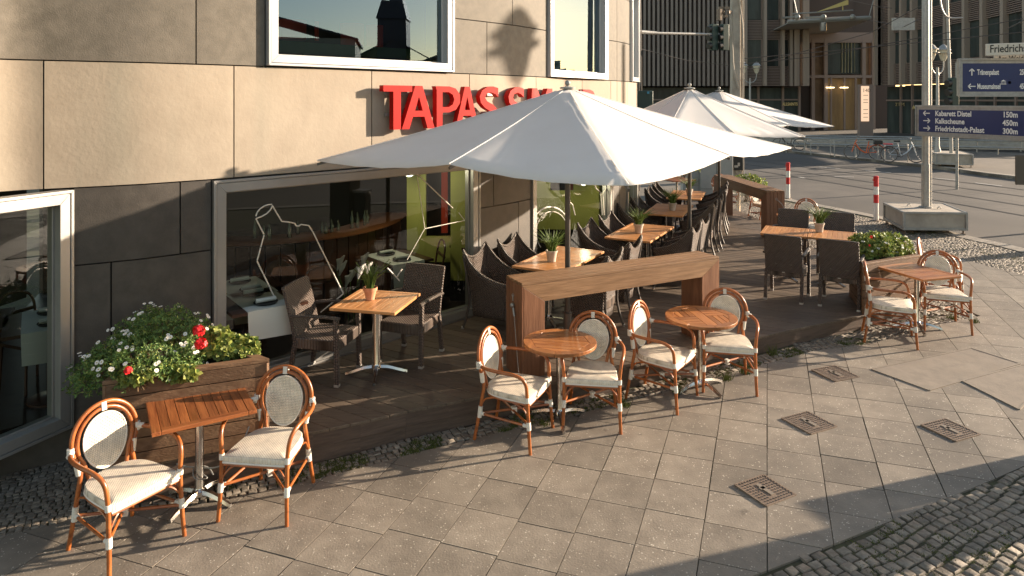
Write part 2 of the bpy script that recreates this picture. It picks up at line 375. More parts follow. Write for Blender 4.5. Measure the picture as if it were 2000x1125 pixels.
# ------------------------------------------------------------------ 2-D helpers
def inside(p, poly):
    c = False; n = len(poly); j = n-1
    for i in range(n):
        a, b = poly[i], poly[j]
        if (a[1] > p[1]) != (b[1] > p[1]) and p[0] < (b[0]-a[0])*(p[1]-a[1])/(b[1]-a[1])+a[0]: c = not c
        j = i
    return c
def clip(subj, win):                        # Sutherland-Hodgman; win convex, counter-clockwise
    out = list(subj)
    for i in range(len(win)):
        a = win[i]; b = win[(i+1) % len(win)]; inp = out; out = []
        if not inp: break
        def d(p): return (b[0]-a[0])*(p[1]-a[1])-(b[1]-a[1])*(p[0]-a[0])
        s_ = inp[-1]
        for e in inp:
            de, ds = d(e), d(s_)
            if (de >= 0) != (ds >= 0):
                t = ds/(ds-de); out.append((s_[0]+(e[0]-s_[0])*t, s_[1]+(e[1]-s_[1])*t))
            if de >= 0: out.append(e)
            s_ = e
    return out
def area(p): return .5*abs(sum(p[i][0]*p[(i+1) % len(p)][1]-p[(i+1) % len(p)][0]*p[i][1] for i in range(len(p))))
def dedupe(p, e=.004):
    o = []
    for q in p:
        if not o or hypot(q[0]-o[-1][0], q[1]-o[-1][1]) > e: o.append(q)
    if len(o) > 2 and hypot(o[0][0]-o[-1][0], o[0][1]-o[-1][1]) < e: o.pop()
    return o
def pdist(p, line):                         # distance to a polyline
    best = 1e9
    for a, b in zip(line[:-1], line[1:]):
        dx, dy = b[0]-a[0], b[1]-a[1]; L2 = dx*dx+dy*dy
        t = max(0, min(1, ((p[0]-a[0])*dx+(p[1]-a[1])*dy)/L2)); best = min(best, hypot(p[0]-a[0]-dx*t, p[1]-a[1]-dy*t))
    return best
def smoothp(pts, n=6):                      # Catmull-Rom through 2-D/3-D points
    P = [Vector(p) for p in pts]; P = [2*P[0]-P[1]]+P+[2*P[-1]-P[-2]]; o = []
    for i in range(1, len(P)-2):
        for k in range(n):
            t = k/n; a, b, c, d = P[i-1], P[i], P[i+1], P[i+2]
            o.append(.5*((2*b)+(c-a)*t+(2*a-5*b+4*c-d)*t*t+(-a+3*b-3*c+d)*t**3))
    o.append(P[-2]); return o
# ------------------------------------------------------------------ ground, road, kerbs
KERB = [(4.5,60),(5.6,36),(6.3,28),(7.5,22.2),(8.05,20.2),(9.17,16.86),(9.72,14.1),(9.9,13.2),(10.1,10),(9.6,5),(8,0),(5,-5),(0,-8)]
KERB = [tuple(p) for p in smoothp(KERB, 5)]
FK = [(60,6),(30,11),(20.5,18),(17.9,24.4),(17.3,28.9),(14.6,38.8),(10.5,56),(6,80)]
FK = [tuple(p) for p in smoothp(FK, 5)]
m = MB()
xs = [-600,-40,40,600]; ys = [-400, 900]
m.add([(x, y, gz(x)-.13) for x in xs for y in ys], [(i*2, i*2+2, i*2+3, i*2+1) for i in range(3)])
m.build('ground', M['soil'], world=True, kind='structure')
m = MB(); xs = [-40,-10,0,10,20,40,120]; ys = [-60,-20,0,20,40,60,90]
m.add([(x, y, gz(x)-.10) for x in xs for y in ys], [(i*7+j, (i+1)*7+j, (i+1)*7+j+1, i*7+j+1) for i in range(6) for j in range(6)])
m.build('road', M['asphalt'], world=True, kind='structure')
m = MB()
m.prism(KERB+[(-35,-8),(-35,60)], lambda x: gz(x)-.12, lambda x: gz(x)-.014)
m.build('pavement_bed', M['soil'], world=True, kind='structure', smooth=False)
fcob = mat('far_pave', (.15,.128,.105), .8, col2=(.20,.172,.14), scale=3, detail=10, bump=.4, bscale=30, stain=((.10,.085,.07), .4, .45, .7, .5), speck=(9, .3, (.23,.2,.165)))
m = MB(); m.prism(FK+[(6,90),(118,90),(118,6)], lambda x: gz(x)-.12, lambda x: gz(x)+.01)
m.build('far_pavement', fcob, world=True, kind='structure', smooth=False)
def kerb(line, side, w, name, top):
    m = MB(); L = [Vector(p).to_2d() for p in line]; acc = []
    for a, b in zip(L[:-1], L[1:]):
        d = (b-a); ln = d.length; d.normalize(); n = Vector((-d.y, d.x))*side; k = max(1, round(ln/1.0))
        for i in range(k):
            p = a+d*(ln*i/k+.004); q = a+d*(ln*(i+1)/k-.004)
            m.prism([tuple(p), tuple(q), tuple(q+n*w), tuple(p+n*w)], lambda x: gz(x)-.12, lambda x: gz(x)+top)
    return m.build(name, M['kerb'], world=True, kind='structure', smooth=False)
kerb(KERB, -1, .30, 'kerb', .004)
kerb(FK, -1, .25, 'far_kerb', .03)
# tram rails and worn lane markings
def strip(line, w, dz, mm):
    L = [Vector(p).to_2d() for p in line]; vs = []
    for i, p in enumerate(L):
        d = (L[min(i+1, len(L)-1)]-L[max(i-1, 0)]).normalized(); n = Vector((-d.y, d.x))*w/2
        for q in (p-n, p+n): vs.append((q.x, q.y, gz(q.x)-.10+dz))
    mm.add(vs, [(2*i+1, 2*i, 2*i+2, 2*i+3) for i in range(len(L)-1)])
m = MB()
for off in (0, 1.45, 3.1, 4.55):
    base = [(13.6+off, 13), (12.9+off*.99, 17.2), (11.9+off*.95, 22), (10.4+off*.9, 27.9), (7.6+off*.85, 38), (3+off*.8, 56)]
    base = [tuple(p) for p in smoothp(base, 4)]; strip(base, .10, .005, m)
m.build('tram_rails', M['rail'], world=True, kind='structure')
m = MB()
for x0, y0, x1, y1 in ((1825,343,1870,347),(1905,352,1957,358),(1560,341,1572,343),(1690,329,1740,333),(1630,340,1668,341),(1600,322,1640,325)):
    a = gp(x0, y0); b = gp(x1, y1); strip([a, b], .12, .009, m)
m.build('lane_markings', M['paint'], world=True, kind='structure')

# ------------------------------------------------------------------ facade line (photo x -> depth)
KEY = [(-420,4.15),(-200,4.95),(0,5.61),(143,5.88),(413,6.50),(937,8.93),(1037,9.78),(1110,10.75),(1196,11.9),(1223,12.45),(1245,13.3)]
_d = [Vector(((px-1000)/F*z, z)) for px, z in KEY]
KP = [tuple(p) for p in smoothp(_d[:-1], 3)]+[tuple(_d[-1])]
KEY = [(1000+F*p[0]/p[1], p[1]) for p in KP]
def wp(px):
    for (p0, z0), (p1, z1), a, b in zip(KEY[:-1], KEY[1:], KP[:-1], KP[1:]):
        if px <= p1 or p1 == KEY[-1][0]:
            k = (px-1000)/F; dx, dy = b[0]-a[0], b[1]-a[1]
            s_ = (k*a[1]-a[0])/(dx-k*dy); return Vector((a[0]+dx*s_, a[1]+dy*s_))
def wseg(p0, p1):
    return [wp(p0)]+[Vector(b) for (px, z), b in zip(KEY, KP) if p0+1 < px < p1-1]+[wp(p1)]
def wn(p0, p1):
    a, b = wp(p0), wp(p1); d = (b-a).normalized(); return Vector((d.y, -d.x))
cafe = thing('corner_building', 'café building clad in tan and grey stone panels with red lettering', 'building', (-.9, 9.2, 0))
def panel(m, p0, p1, z0, z1, th=.04, g=.006, out=0):
    L = wseg(p0, p1)
    d0 = (L[1]-L[0]).normalized(); d1 = (L[-1]-L[-2]).normalized(); L[0] = L[0]+d0*g; L[-1] = L[-1]-d1*g
    z0 += g; z1 -= g; N = []
    for i in range(len(L)):
        d = (L[min(i+1, len(L)-1)]-L[max(i-1, 0)]).normalized(); N.append(Vector((d.y, -d.x)))
    vs = []
    for p, n in zip(L, N):
        o = p+n*out; q = p-n*th
        vs += [(q.x, q.y, z0), (o.x, o.y, z0), (o.x, o.y, z1), (q.x, q.y, z1)]
    fs = [(0,1,2,3)]; k = len(L)-1; fs.append((4*k+3, 4*k+2, 4*k+1, 4*k))
    for i in range(k):
        a = 4*i; b = a+4
        for j in range(4): fs.append((a+j, b+j, b+(j+1) % 4, a+(j+1) % 4))
    m.add(vs, [f[::-1] for f in fs])
def rows(m, xs, z0, z1):
    for a, b in zip(xs[:-1], xs[1:]): panel(m, a, b, z0, z1)
H1, H2 = 3.125, 2.03
m = MB(); rows(m, [-400,-190,85,457,726,917,1047,1137,1193,1205,1226,1245], H2, H1); m.build('light_cladding', M['clad_light'], cafe, world=True, ang=30)
m = MB()
rows(m, [-400,-130,383,518], H1, 3.82); rows(m, [884,951,1069], H1, 3.82); rows(m, [1183.5,1205,1230], H1, 3.82)
rows(m, [-400,-250,120,518], 3.82, 4.62); rows(m, [884,1001,1069], 3.82, 4.62); rows(m, [1183.5,1205,1230], 3.82, 4.62)
rows(m, [-400,60,500,884,1100,1230], 4.9, 5.9); rows(m, [-400,518], 4.62, 4.9); rows(m, [884,1069], 4.62, 4.9); rows(m, [1183.5,1230], 4.62, 4.9)
m.build('upper_cladding', M['clad_grey'], cafe, world=True, ang=30)
m = MB()
rows(m, [143,352,413], 1.36, H2); rows(m, [143,217,413], .5, 1.36); rows(m, [143,320,413], -.34, .5)
m.build('dark_cladding', M['clad_dark'], cafe, world=True, ang=30); m = MB()
rows(m, [937,964,1037], 1.37, H2); rows(m, [937,1013,1037], .55, 1.37); rows(m, [937,1037], -.05, .55)
m.build('dark_cladding', M['clad_dark'], cafe, world=True, ang=30); m = MB()
rows(m, [1196,1223], 1.37, H2); rows(m, [1196,1210,1223], -.05, 1.37); m.build('dark_cladding', M['clad_dark'], cafe, world=True, ang=30); m = MB()
rows(m, [-400,-190,143], -.45, -.03)
m.build('dark_cladding', M['clad_dark'], cafe, world=True, ang=30)
# structural wall behind the panels (pieces between the windows), roof and the hidden sides
m = MB()
def back(p0, p1, z0, z1):
    panel(m, p0, p1, z0, z1, th=.18, g=0, out=-.043)
for p0, p1 in ((143,413),(937,1037),(1196,1223),(-400,-360)): back(p0, p1, -.45, H2)
back(-400, 1245, H2, H1); back(-400,518,H1,4.9); back(884,1069,H1,4.9); back(1183.5,1230,H1,4.9); back(-400,1245,4.9,6.0); back(-400,143,-.45,-.04)
e0, e1 = KP[-1], KP[0]
m.bar((KP[-1][0]-.15, KP[-1][1]+.05, 2.8), (2.75, 17.2, 2.8), .2, 6.3); m.box((-.5, 18.2, 3.0), (5.5, .25, 6.0), 0)
m.box((-8.5,6.5,3), (.25,5,6), 0)
m.build('wall', M['joint'], cafe, world=True, smooth=False)
m = MB(); m.prism([tuple(p) for p in KP]+[(2.7,17.2),(1.6,18),(-3,18),(-8.5,9)], 5.95, 6.1); m.build('roof', M['roofdark'], cafe, world=True, smooth=False)

def window(p0, p1, z0, z1, fw, m_fr, m_gl, out=.025, lw=.03, mull=()):
    a, b = wp(p0), wp(p1); d = (b-a); Ln = d.length; d.normalize(); n = Vector((d.y, -d.x))
    def P(s, z, o): q = a+d*s+n*o; return Vector((q.x, q.y, z))
    m = MB(); g = .012
    def ring(w0, w1, o0, o1):
        O = [(w0, z0+w0), (Ln-w0, z0+w0), (Ln-w0, z1-w0), (w0, z1-w0)]; I = [(w1, z0+w1), (Ln-w1, z0+w1), (Ln-w1, z1-w1), (w1, z1-w1)]
        for i in range(4):
            j = (i+1) % 4
            vs = [P(*O[i], o1), P(*O[j], o1), P(*I[j], o1), P(*I[i], o1), P(*O[i], o0), P(*O[j], o0), P(*I[j], o0), P(*I[i], o0)]
            m.add(vs, [(0,1,2,3),(7,6,5,4),(0,4,5,1),(2,6,7,3),(1,5,6,2),(3,7,4,0)])
    ring(g, g+lw-.004, -.10, out+.008); ring(g+lw, g+fw, -.12, out); ring(g+fw-.002, g+fw+.018, -.12, -.05)
    f = m.build('window', m_fr, cafe, world=True, bevel=.003)
    mb = MB(); m2 = MB(); q = g+fw
    m2.add([P(q, z0+q, -.06), P(Ln-q, z0+q, -.06), P(Ln-q, z1-q, -.06), P(q, z1-q, -.06)], [(0,1,2,3)])
    M0 = (Matrix.Translation(cafe.location)).inverted()
    m2.v = [tuple(M0 @ Vector(p)) for p in m2.v]
    pn = m2.build('pane', m_gl, f, smooth=False)
    return f, P, Ln
w1 = window(-360, 143, -.03, H2, .115, M['alu'], M['glass'])
w2 = window(413, 937, -.03, H2, .12, M['alu'], M['glass'])
w3 = window(1037, 1196, -.03, H2, .11, M['alu'], M['glass'])
w4 = window(1223, 1245, -.03, H2, .10, M['alu'], M['glass'])
u1 = window(518, 884, H1, 4.9, .105, M['alu_white'], M['glass_up'], out=.05)
u2 = window(1069, 1183.5, H1, 4.9, .10, M['alu_white'], M['glass_up'], out=.05)
u3 = window(1230, 1245, H1, 4.9, .08, M['alu_white'], M['glass_up'], out=.05)
# line drawings stuck on the glass
def wall_pt(a, b, x, y, out):
    d = (b-a).normalized(); n = Vector((d.y, -d.x)); a = a+n*out; b = b+n*out
    k = (x-1000)/F; dx, dy = b.x-a.x, b.y-a.y; s_ = (k*a.y-a.x)/(dx-k*dy); Y = a.y+dy*s_
    return dp(x, y, Y)
a, b = wp(413), wp(937)
def z7(p): return (400+p[0]*.3022, 300+p[1]*.3022)
def dash(m, pts, r=.007):
    Q = [wall_pt(a, b, *z7(p), -.052) for p in pts]
    for p, q in zip(Q[:-1], Q[1:]):
        n = max(1, int((q-p).length/.11))
        for i in range(n): m.tube([p+(q-p)*(i/n), p+(q-p)*((i+.95)/n)], r, 6)
m = MB()
dash(m, [(330,405),(338,380),(355,358),(385,338),(410,330),(435,328)]); dash(m, [(435,340),(425,362),(400,388),(370,405),(330,420)])
dash(m, [(435,335),(465,385),(497,438),(545,443),(580,450),(590,466),(605,469),(622,458),(672,465),(700,510),(895,905),(872,925),(745,1028)])
dash(m, [(330,420),(383,525),(337,695),(420,865),(500,1035)])
m.build('window_drawing', M['vinyl'], cafe, world=True); m = MB()
dash(m, [(1370,130),(1605,355)]); dash(m, [(1370,130),(1422,485),(1680,432),(1640,380)], .005); dash(m, [(1420,487),(1305,690)], .005)
m.build('window_drawing', M['vinyl'], cafe, world=True); m = MB(); dash(m, [(1180,740),(1262,825)], .009); dash(m, [(1275,745),(1240,800)], .009)
m.build('window_drawing', M['vinyl'], cafe, world=True)
a, b = wp(1037), wp(1196)
m = MB()
Q = [wall_pt(a, b, 1075+38*cos(t), 452+48*sin(t), -.052) for t in [pi*.75+i*pi*1.4/22 for i in range(23)]]; m.tube(Q, .012, 6)
Q = [wall_pt(a, b, 1078+31*cos(t), 454+41*sin(t), -.052) for t in [pi*.75+i*pi*1.4/22 for i in range(23)]]; m.tube(Q, .006, 6)
for pts in ([(1160,357),(1164,368),(1174,377),(1176,420)],[(1188,357),(1184,368),(1178,377),(1180,420)],[(1108,390),(1118,400),(1123,420)]):
    m.tube([wall_pt(a, b, x, y, -.052) for x, y in pts], .011, 6)
m.build('window_drawing', M['vinyl'], cafe, world=True)

# red letters standing proud of the wall on two rails
LP = {'T': [[(0,1),(1,1),(1,.86),(.6,.86),(.6,0),(.34,0),(.34,.86),(0,.86)]],
 'A': [[(0,0),(.4,1),(.62,1),(1,0),(.78,0),(.68,.28),(.33,.28),(.22,0)], [(.39,.42),(.63,.42),(.51,.75)]],
 'P': [[(0,1),(.52,1),(.78,.95),(.95,.8),(.95,.6),(.78,.43),(.52,.37),(.26,.37),(.26,0),(.04,0),(.04,.9)], [(.26,.86),(.26,.5),(.5,.5),(.66,.56),(.72,.68),(.66,.8),(.5,.86)]],
 'M': [[(0,0),(.08,1),(.28,1),(.5,.55),(.72,1),(.92,1),(1,0),(.82,0),(.76,.65),(.56,.25),(.44,.25),(.24,.65),(.18,0)]],
 'S': [[(.95,.98),(.95,.74),(.82,.82),(.6,.87),(.38,.83),(.3,.73),(.4,.64),(.7,.55),(.92,.42),(.97,.26),(.86,.1),(.62,0),(.3,.0),(.05,.06),(.03,.28),(.2,.17),(.45,.13),(.66,.18),(.7,.28),(.6,.37),(.3,.47),(.1,.6),(.05,.76),(.16,.91),(.42,1),(.7,1.02)]]}
def letter(ch, p0, p1, zt, zb, out=.085, depth=.08):
    cu = bpy.data.curves.new('letter', 'CURVE'); cu.dimensions = '2D'; cu.fill_mode = 'BOTH'; cu.extrude = depth/2
    for loop in LP[ch]:
        sp = cu.splines.new('POLY'); sp.points.add(len(loop)-1); sp.use_cyclic_u = True
        for k, q in enumerate(loop): sp.points[k].co = (q[0], q[1], 0, 1)
    o = bpy.data.objects.new('letter', cu); COL.objects.link(o); bpy.context.view_layer.update()
    me = bpy.data.meshes.new_from_object(o.evaluated_get(bpy.context.evaluated_depsgraph_get())); bpy.data.objects.remove(o)
    a = wp(413); b = wp(937)
    if p0 > 937: a, b = wp(937), wp(1196)
    A = wall_pt(a, b, p0, 200, out+depth/2); B = wall_pt(a, b, p1, 200, out+depth/2)
    d = (B-A); d.z = 0; n = Vector((d.y, -d.x, 0)).normalized()
    for v in me.vertices:
        c = v.co.copy(); v.co = Vector((A.x, A.y, zb))+d*c.x+Vector((0,0,1))*(c.y*(zt-zb))+n*c.z-cafe.location
    me.materials.clear(); me.materials.append(M['red'])
    ob = bpy.data.objects.new('sign_letter', me); COL.objects.link(ob); ob.parent = cafe
for ch, p0, p1 in (('T',745,801),('A',781,845),('P',847,897),('A',886,930),('S',931,971),('S',987,1020),('M',1031,1078),('A',1092,1130),('P',1134,1160)):
    letter(ch, p0, p1, 2.955, 2.45)
m = MB()
for z in (2.62, 2.86):
    for p0, p1 in ((752, 935), (940, 1155)):
        a = wp(413) if p0 < 937 else wp(937); b = wp(937) if p0 < 937 else wp(1196)
        A = wall_pt(a, b, p0, 200, .045); B = wall_pt(a, b, p1, 200, .045); A.z = B.z = z; m.bar(A, B, .025, .035)
        for k in range(4):
            q = A+(B-A)*((k+.5)/4); d = (B-A).normalized(); n = Vector((d.y, -d.x, 0)); m.bar(q, q-n*.05, .02, .02)
m.build('letter_rail', M['alu'], cafe, world=True)

# rooms behind the glass
m = MB()
inn = [(-9,8.6)]+[(p.x-.12, p.y+.22) for p in [Vector(k) for k in KP]]
room = [(p[0]-.16, p[1]+.22) for p in KP]+[(2.0,16.5),(-1.0,16.5),(-7.0,10.2)]
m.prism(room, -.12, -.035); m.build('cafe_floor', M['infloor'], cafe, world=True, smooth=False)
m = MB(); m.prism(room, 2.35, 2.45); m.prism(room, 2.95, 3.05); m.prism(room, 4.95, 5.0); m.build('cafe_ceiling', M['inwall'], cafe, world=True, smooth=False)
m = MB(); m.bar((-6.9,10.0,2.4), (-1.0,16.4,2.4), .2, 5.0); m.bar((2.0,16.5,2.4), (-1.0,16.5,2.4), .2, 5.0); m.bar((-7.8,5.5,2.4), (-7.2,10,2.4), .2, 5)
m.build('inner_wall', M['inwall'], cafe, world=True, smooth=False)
m = MB()
def plate(mm, x0, y0, x1, y1, t, th=.06, t2=None):
    A = dp(x0, y0, t); B = dp(x1, y1, t2 or t)
    mm.bar((A.x, A.y+th/2, (A.z+B.z)/2), (B.x, B.y+th/2, (A.z+B.z)/2), th, abs(A.z-B.z))
plate(m, 795, 300, 832, 512, 9.75, t2=9.72); plate(m, 832, 462, 880, 512, 9.72, t2=9.7); plate(m, 880, 300, 960, 548, 9.55); plate(m, 832, 300, 880, 326, 9.72)
plate(m, 1045, 300, 1075, 448, 12.6); plate(m, 1075, 372, 1170, 448, 12.6); plate(m, 1120, 300, 1170, 372, 12.62); plate(m, 1165, 300, 1230, 440, 13.2)
m.build('green_wall', M['greenwall'], cafe, world=True, smooth=False)
m = MB(); plate(m, 862, 326, 874, 455, 10.1); plate(m, 1110, 330, 1122, 372, 13.0); m.build('red_panel', M['redcloth'], cafe, world=True, smooth=False)
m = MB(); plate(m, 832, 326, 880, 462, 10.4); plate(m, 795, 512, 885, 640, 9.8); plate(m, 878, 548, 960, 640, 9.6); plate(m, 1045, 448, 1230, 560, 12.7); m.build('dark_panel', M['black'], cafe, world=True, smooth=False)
m = MB()
for p0, p1, z0, z1 in ((500, 900, 3.30, 3.42), (1066, 1186, 3.28, 3.40)):
    m = MB()
    a, b = wp(p0), wp(p1); d = (b-a).normalized(); n = Vector((d.y, -d.x)); a = a-n*.3; b = b-n*.3
    m.bar((a.x, a.y, (z0+z1)/2), (b.x, b.y, (z0+z1)/2), .05, z1-z0)
    for k in range(6):
        q = a+(b-a)*((k+.5)/6); m.tube([(q.x, q.y, 3.0), (q.x, q.y, z0)], .012, 6)
    m.build('handrail', M['ingreen'], cafe, world=True)
m = MB()
plate(m, 835, -40, 872, 130, 9.3, t2=8.95); plate(m, 1155, -60, 1180, 140, 11.9); m.build('green_curtain', M['greenwall'], cafe, world=True, smooth=False)
m = MB()
for x0, x1, y0, y1 in ((540,592,38,76),(610,618,40,78),(662,706,45,88),(713,745,48,92)):
    A = dp(x0, y0, 8.2); B = dp(x1, y1, 8.2); m.lathe([(abs(B.x-A.x)/2, 0), (abs(B.x-A.x)/2*1.03, A.z-B.z)], 20, ((A.x+B.x)/2, 8.3, B.z))
m.build('red_lampshade', M['redcloth'], cafe, world=True)

# deck
DE = [(-3.07,5.11),(-2.35,5.44),(-1.67,5.74),(-1.31,5.92),(-.95,6.12),(-.58,6.29),(.09,6.60),(1.2,7.12),(2.37,7.74),(2.99,8.07),(3.48,8.33),(4.53,8.82)]
DR = [(5.6,9.35),(5.45,10.6),(5.75,13.75),(5.75,16.9),(5.3,19.0)]
DW = [(p[0]+.03, p[1]-.03) for p in KP if p[0] > -3.2]
DPOLY = DE+DR+[(3.5,19)]+DW[::-1]
DPOLY = [p for p in DPOLY if p[0] > -3.3]+[(-3.28,6.2)]
# order: front edge, right side, back along the wall to the left end
deck = thing('wooden_deck', 'dark brown plank terrace deck running along the café front', 'deck', (1, 9, 0))
m = MB(); ang = radians(-31); dx = Vector((cos(ang), sin(ang))); dn = Vector((-dx.y, dx.x)); bw = .150
k0 = -10
for k in range(-20, 140):
    o = dn*(k*bw)+Vector((-4, 5)); 
    win = [o-dx*10, o+dx*25, o+dx*25+dn*(bw-.007), o-dx*10+dn*(bw-.007)]
    p = dedupe(clip(DPOLY, [tuple(q) for q in win]))
    if len(p) > 2 and area(p) > .003: m.prism(p, -.026, U(-.0012, .0012))
m.build('boards', M['deck'], deck, world=True, smooth=False, bevel=.003)
m = MB(); m.prism([(p[0], p[1]+.05) for p in DPOLY], -.09, -.03); m.build('frame', M['joint'], deck, world=True, smooth=False)
m = MB(); E = DE+[DR[0]]
for a, b in zip(E[:-1], E[1:]):
    a = Vector(a); b = Vector(b); d = (b-a).normalized(); n = Vector((d.y, -d.x)); a2 = a-n*.012; b2 = b-n*.012
    for z0, z1, dd in ((-.145, -.028, 0), (-.36, -.15, -.008)):
        m.bar((a2.x-n.x*(.01-dd), a2.y-n.y*(.01-dd), (z0+z1)/2), (b2.x-n.x*(.01-dd), b2.y-n.y*(.01-dd), (z0+z1)/2), .02, z1-z0)
for a, b in zip(DR[:-1], DR[1:]): m.bar((a[0]-.02, a[1], -.16), (b[0]-.02, b[1], -.16), .03, .27)
m.bar((-3.06,5.13,-.17), (-3.27,6.1,-.17), .03, .28)
m.build('fascia', M['fascia'], deck, world=True, smooth=False)

# slabs, cobbles
SB = [(-7,1.2),(-4,2.1),(-1,3.25),(.3,3.80),(1.52,4.31),(2.92,4.95),(4.15,5.53),(6,6.5),(7.6,7.4),(9.7,9.0)]   # edge to the foreground cobbles
SB = [tuple(p) for p in smoothp(SB, 3)]
def shift(line, d):
    L = [Vector(p) for p in line]; o = []
    for i, p in enumerate(L):
        t = (L[min(i+1, len(L)-1)]-L[max(i-1, 0)]).normalized(); o.append(tuple(p+Vector((t.y, -t.x))*d))
    return o
SN = shift(DE[1:], .26); SN[-1] = (4.34, 8.27)
REG = SB+[(9.5,10.6),(8.44,11.25),(8.2,12.5),(7.3,11.7),(6.3,10.3),(6.35,9.25),(5.6,8.95)]+SN[::-1]+[(-3.04,5.085),(-3.62,4.83),(-4.6,4.35),(-7,2.9)]
COV = [(1631,730,.33),(1580,826,.33),(1856,840,.32),(1494,958,.31)]
covers = [(*gp(x, y), s_) for x, y, s_ in COV]
PL = [gp(*p) for p in ((1703,722),(1897,681),(1992,711),(1815,763))]; PL2 = [gp(*p) for p in ((1880,745),(2000,713),(2060,735),(1990,800))]
m = MB(); sa = radians(69.5); ax = Vector((cos(sa), sin(sa))); ay = Vector((-ax.y, ax.x)); S = .42
m2 = []
JS = {j: .035*sin(j*1.7)+U(-.02,.02) for j in range(-32, 32)}
for i in range(-30, 42):
    for j in range(-32, 32):
        o = ax*(i*S+JS[j])+ay*(j*S); g = U(.0018,.005)
        c = o+(ax+ay)*S/2
        if hypot(c.x-2, c.y-6) > 13: continue
        win = [o+ax*g+ay*g, o+ax*(S-g)+ay*g, o+ax*(S-g)+ay*(S-g), o+ax*g+ay*(S-g)]
        p = dedupe(clip(REG, [tuple(q) for q in win]))
        if len(p) > 2 and area(p) > .004:
            n = Vector((U(-.004,.004), U(-.004,.004))); h = U(-.0015, .0015)
            if not any(hypot(c.x-q[0], c.y-q[1]) < .01 for q in covers):
                m.prism(p, lambda x: gz(x)-.04, lambda x: gz(x)+h)
m.build('paving_slabs', M['slab'], world=True, kind='structure', smooth=False)
def cobbles(poly, ang, sz, keep=None, name='cobblestones', jit=.18, rnd=.009, zv=.003):
    m = MB(); ca, sa_ = cos(ang), sin(ang)
    us = [p[0]*ca+p[1]*sa_ for p in poly]; vs_ = [-p[0]*sa_+p[1]*ca for p in poly]
    v = min(vs_); r = 0
    while v < max(vs_):
        u = min(us)+U(0, sz); rh = sz*U(.9, 1.1)
        while u < max(us):
            wd = sz*U(.8, 1.25); vv = v+.05*sin(u*2.2+1)+.03*sin(u*5.1+v*3)
            cu, cv = u+wd/2, vv+rh/2; X = cu*ca-cv*sa_; Y = cu*sa_+cv*ca
            if inside((X, Y), poly) and (keep is None or keep(X, Y)):
                q = []; g = sz*.07
                for (a, b) in ((u+g, vv+g), (u+wd-g, vv+g), (u+wd-g, vv+rh-g), (u+g, vv+rh-g)):
                    a += U(-jit, jit)*sz*.4; b += U(-jit, jit)*sz*.4; q.append((a*ca-b*sa_, a*sa_+b*ca))
                z = gz(X)-.001+U(-zv, zv); k = .82
                ring = lambda s_, zz: [(X+(p[0]-X)*s_, Y+(p[1]-Y)*s_, zz+U(-.0015, .0015)) for p in q]
                vs3 = ring(1, z-.03)+ring(.97, z-rnd*.7)+ring(k, z)
                m.add(vs3, [(8,9,10,11)]+[(a_+o_, (a_+1) % 4+o_, (a_+1) % 4+4+o_, a_+4+o_) for o_ in (0, 4) for a_ in range(4)])
            u += wd
        v += rh; r += 1
    return m.build(name, M['cobble'], world=True, kind='structure', ang=50)
fore = SB+[(9.8,7.6),(7,4.0),(5,2.4),(2,1.6),(-2,1.2),(-5,1.0)]
cobbles(fore, radians(27), .084, lambda X, Y: Y > 2.6+.0*X and X > -1.5)
strip_poly = shift(DE, 0.0)+[(4.53,8.84),(5.6,9.3),(6.3,9.3),(6.35,9.2),(5.6,8.95)]+SN[::-1]
cobbles(strip_poly, radians(27), .068, name='cobblestones')
cobbles([(-3.06,5.12),(-3.3,6.2),(-4.3,5.6),(-7,3.9),(-7,2.9),(-4.6,4.35),(-3.62,4.83),(-3.04,5.085)], radians(24), .05, name='cobblestones', jit=.35, rnd=.003, zv=.0012)
cobbles([(5.65,9.35),(6.3,9.3),(6.3,10.3),(7.3,11.7),(8.2,12.5),(8.44,11.25),(9.5,10.6),(9.7,12.2),(9.4,14.0),(8.8,16.5),(7.5,20),(6,22),(5.9,13)], radians(-60), .07, lambda X, Y: pdist((X, Y), KERB) > .34 and X/Y < .86, name='cobblestones')
far = mat('mosaic', (.13,.115,.095), .85, col2=(.2,.175,.145), scale=20, detail=10, bump=.5, bscale=30)
m = MB(); m.prism([(-6,20),(-5,40),(4.0,40),(6.4,24),(5.5,19.2),(3,19.2)], lambda x: gz(x)-.013, lambda x: gz(x)-.002); m.build('side_pavement', far, world=True, kind='structure', smooth=False)
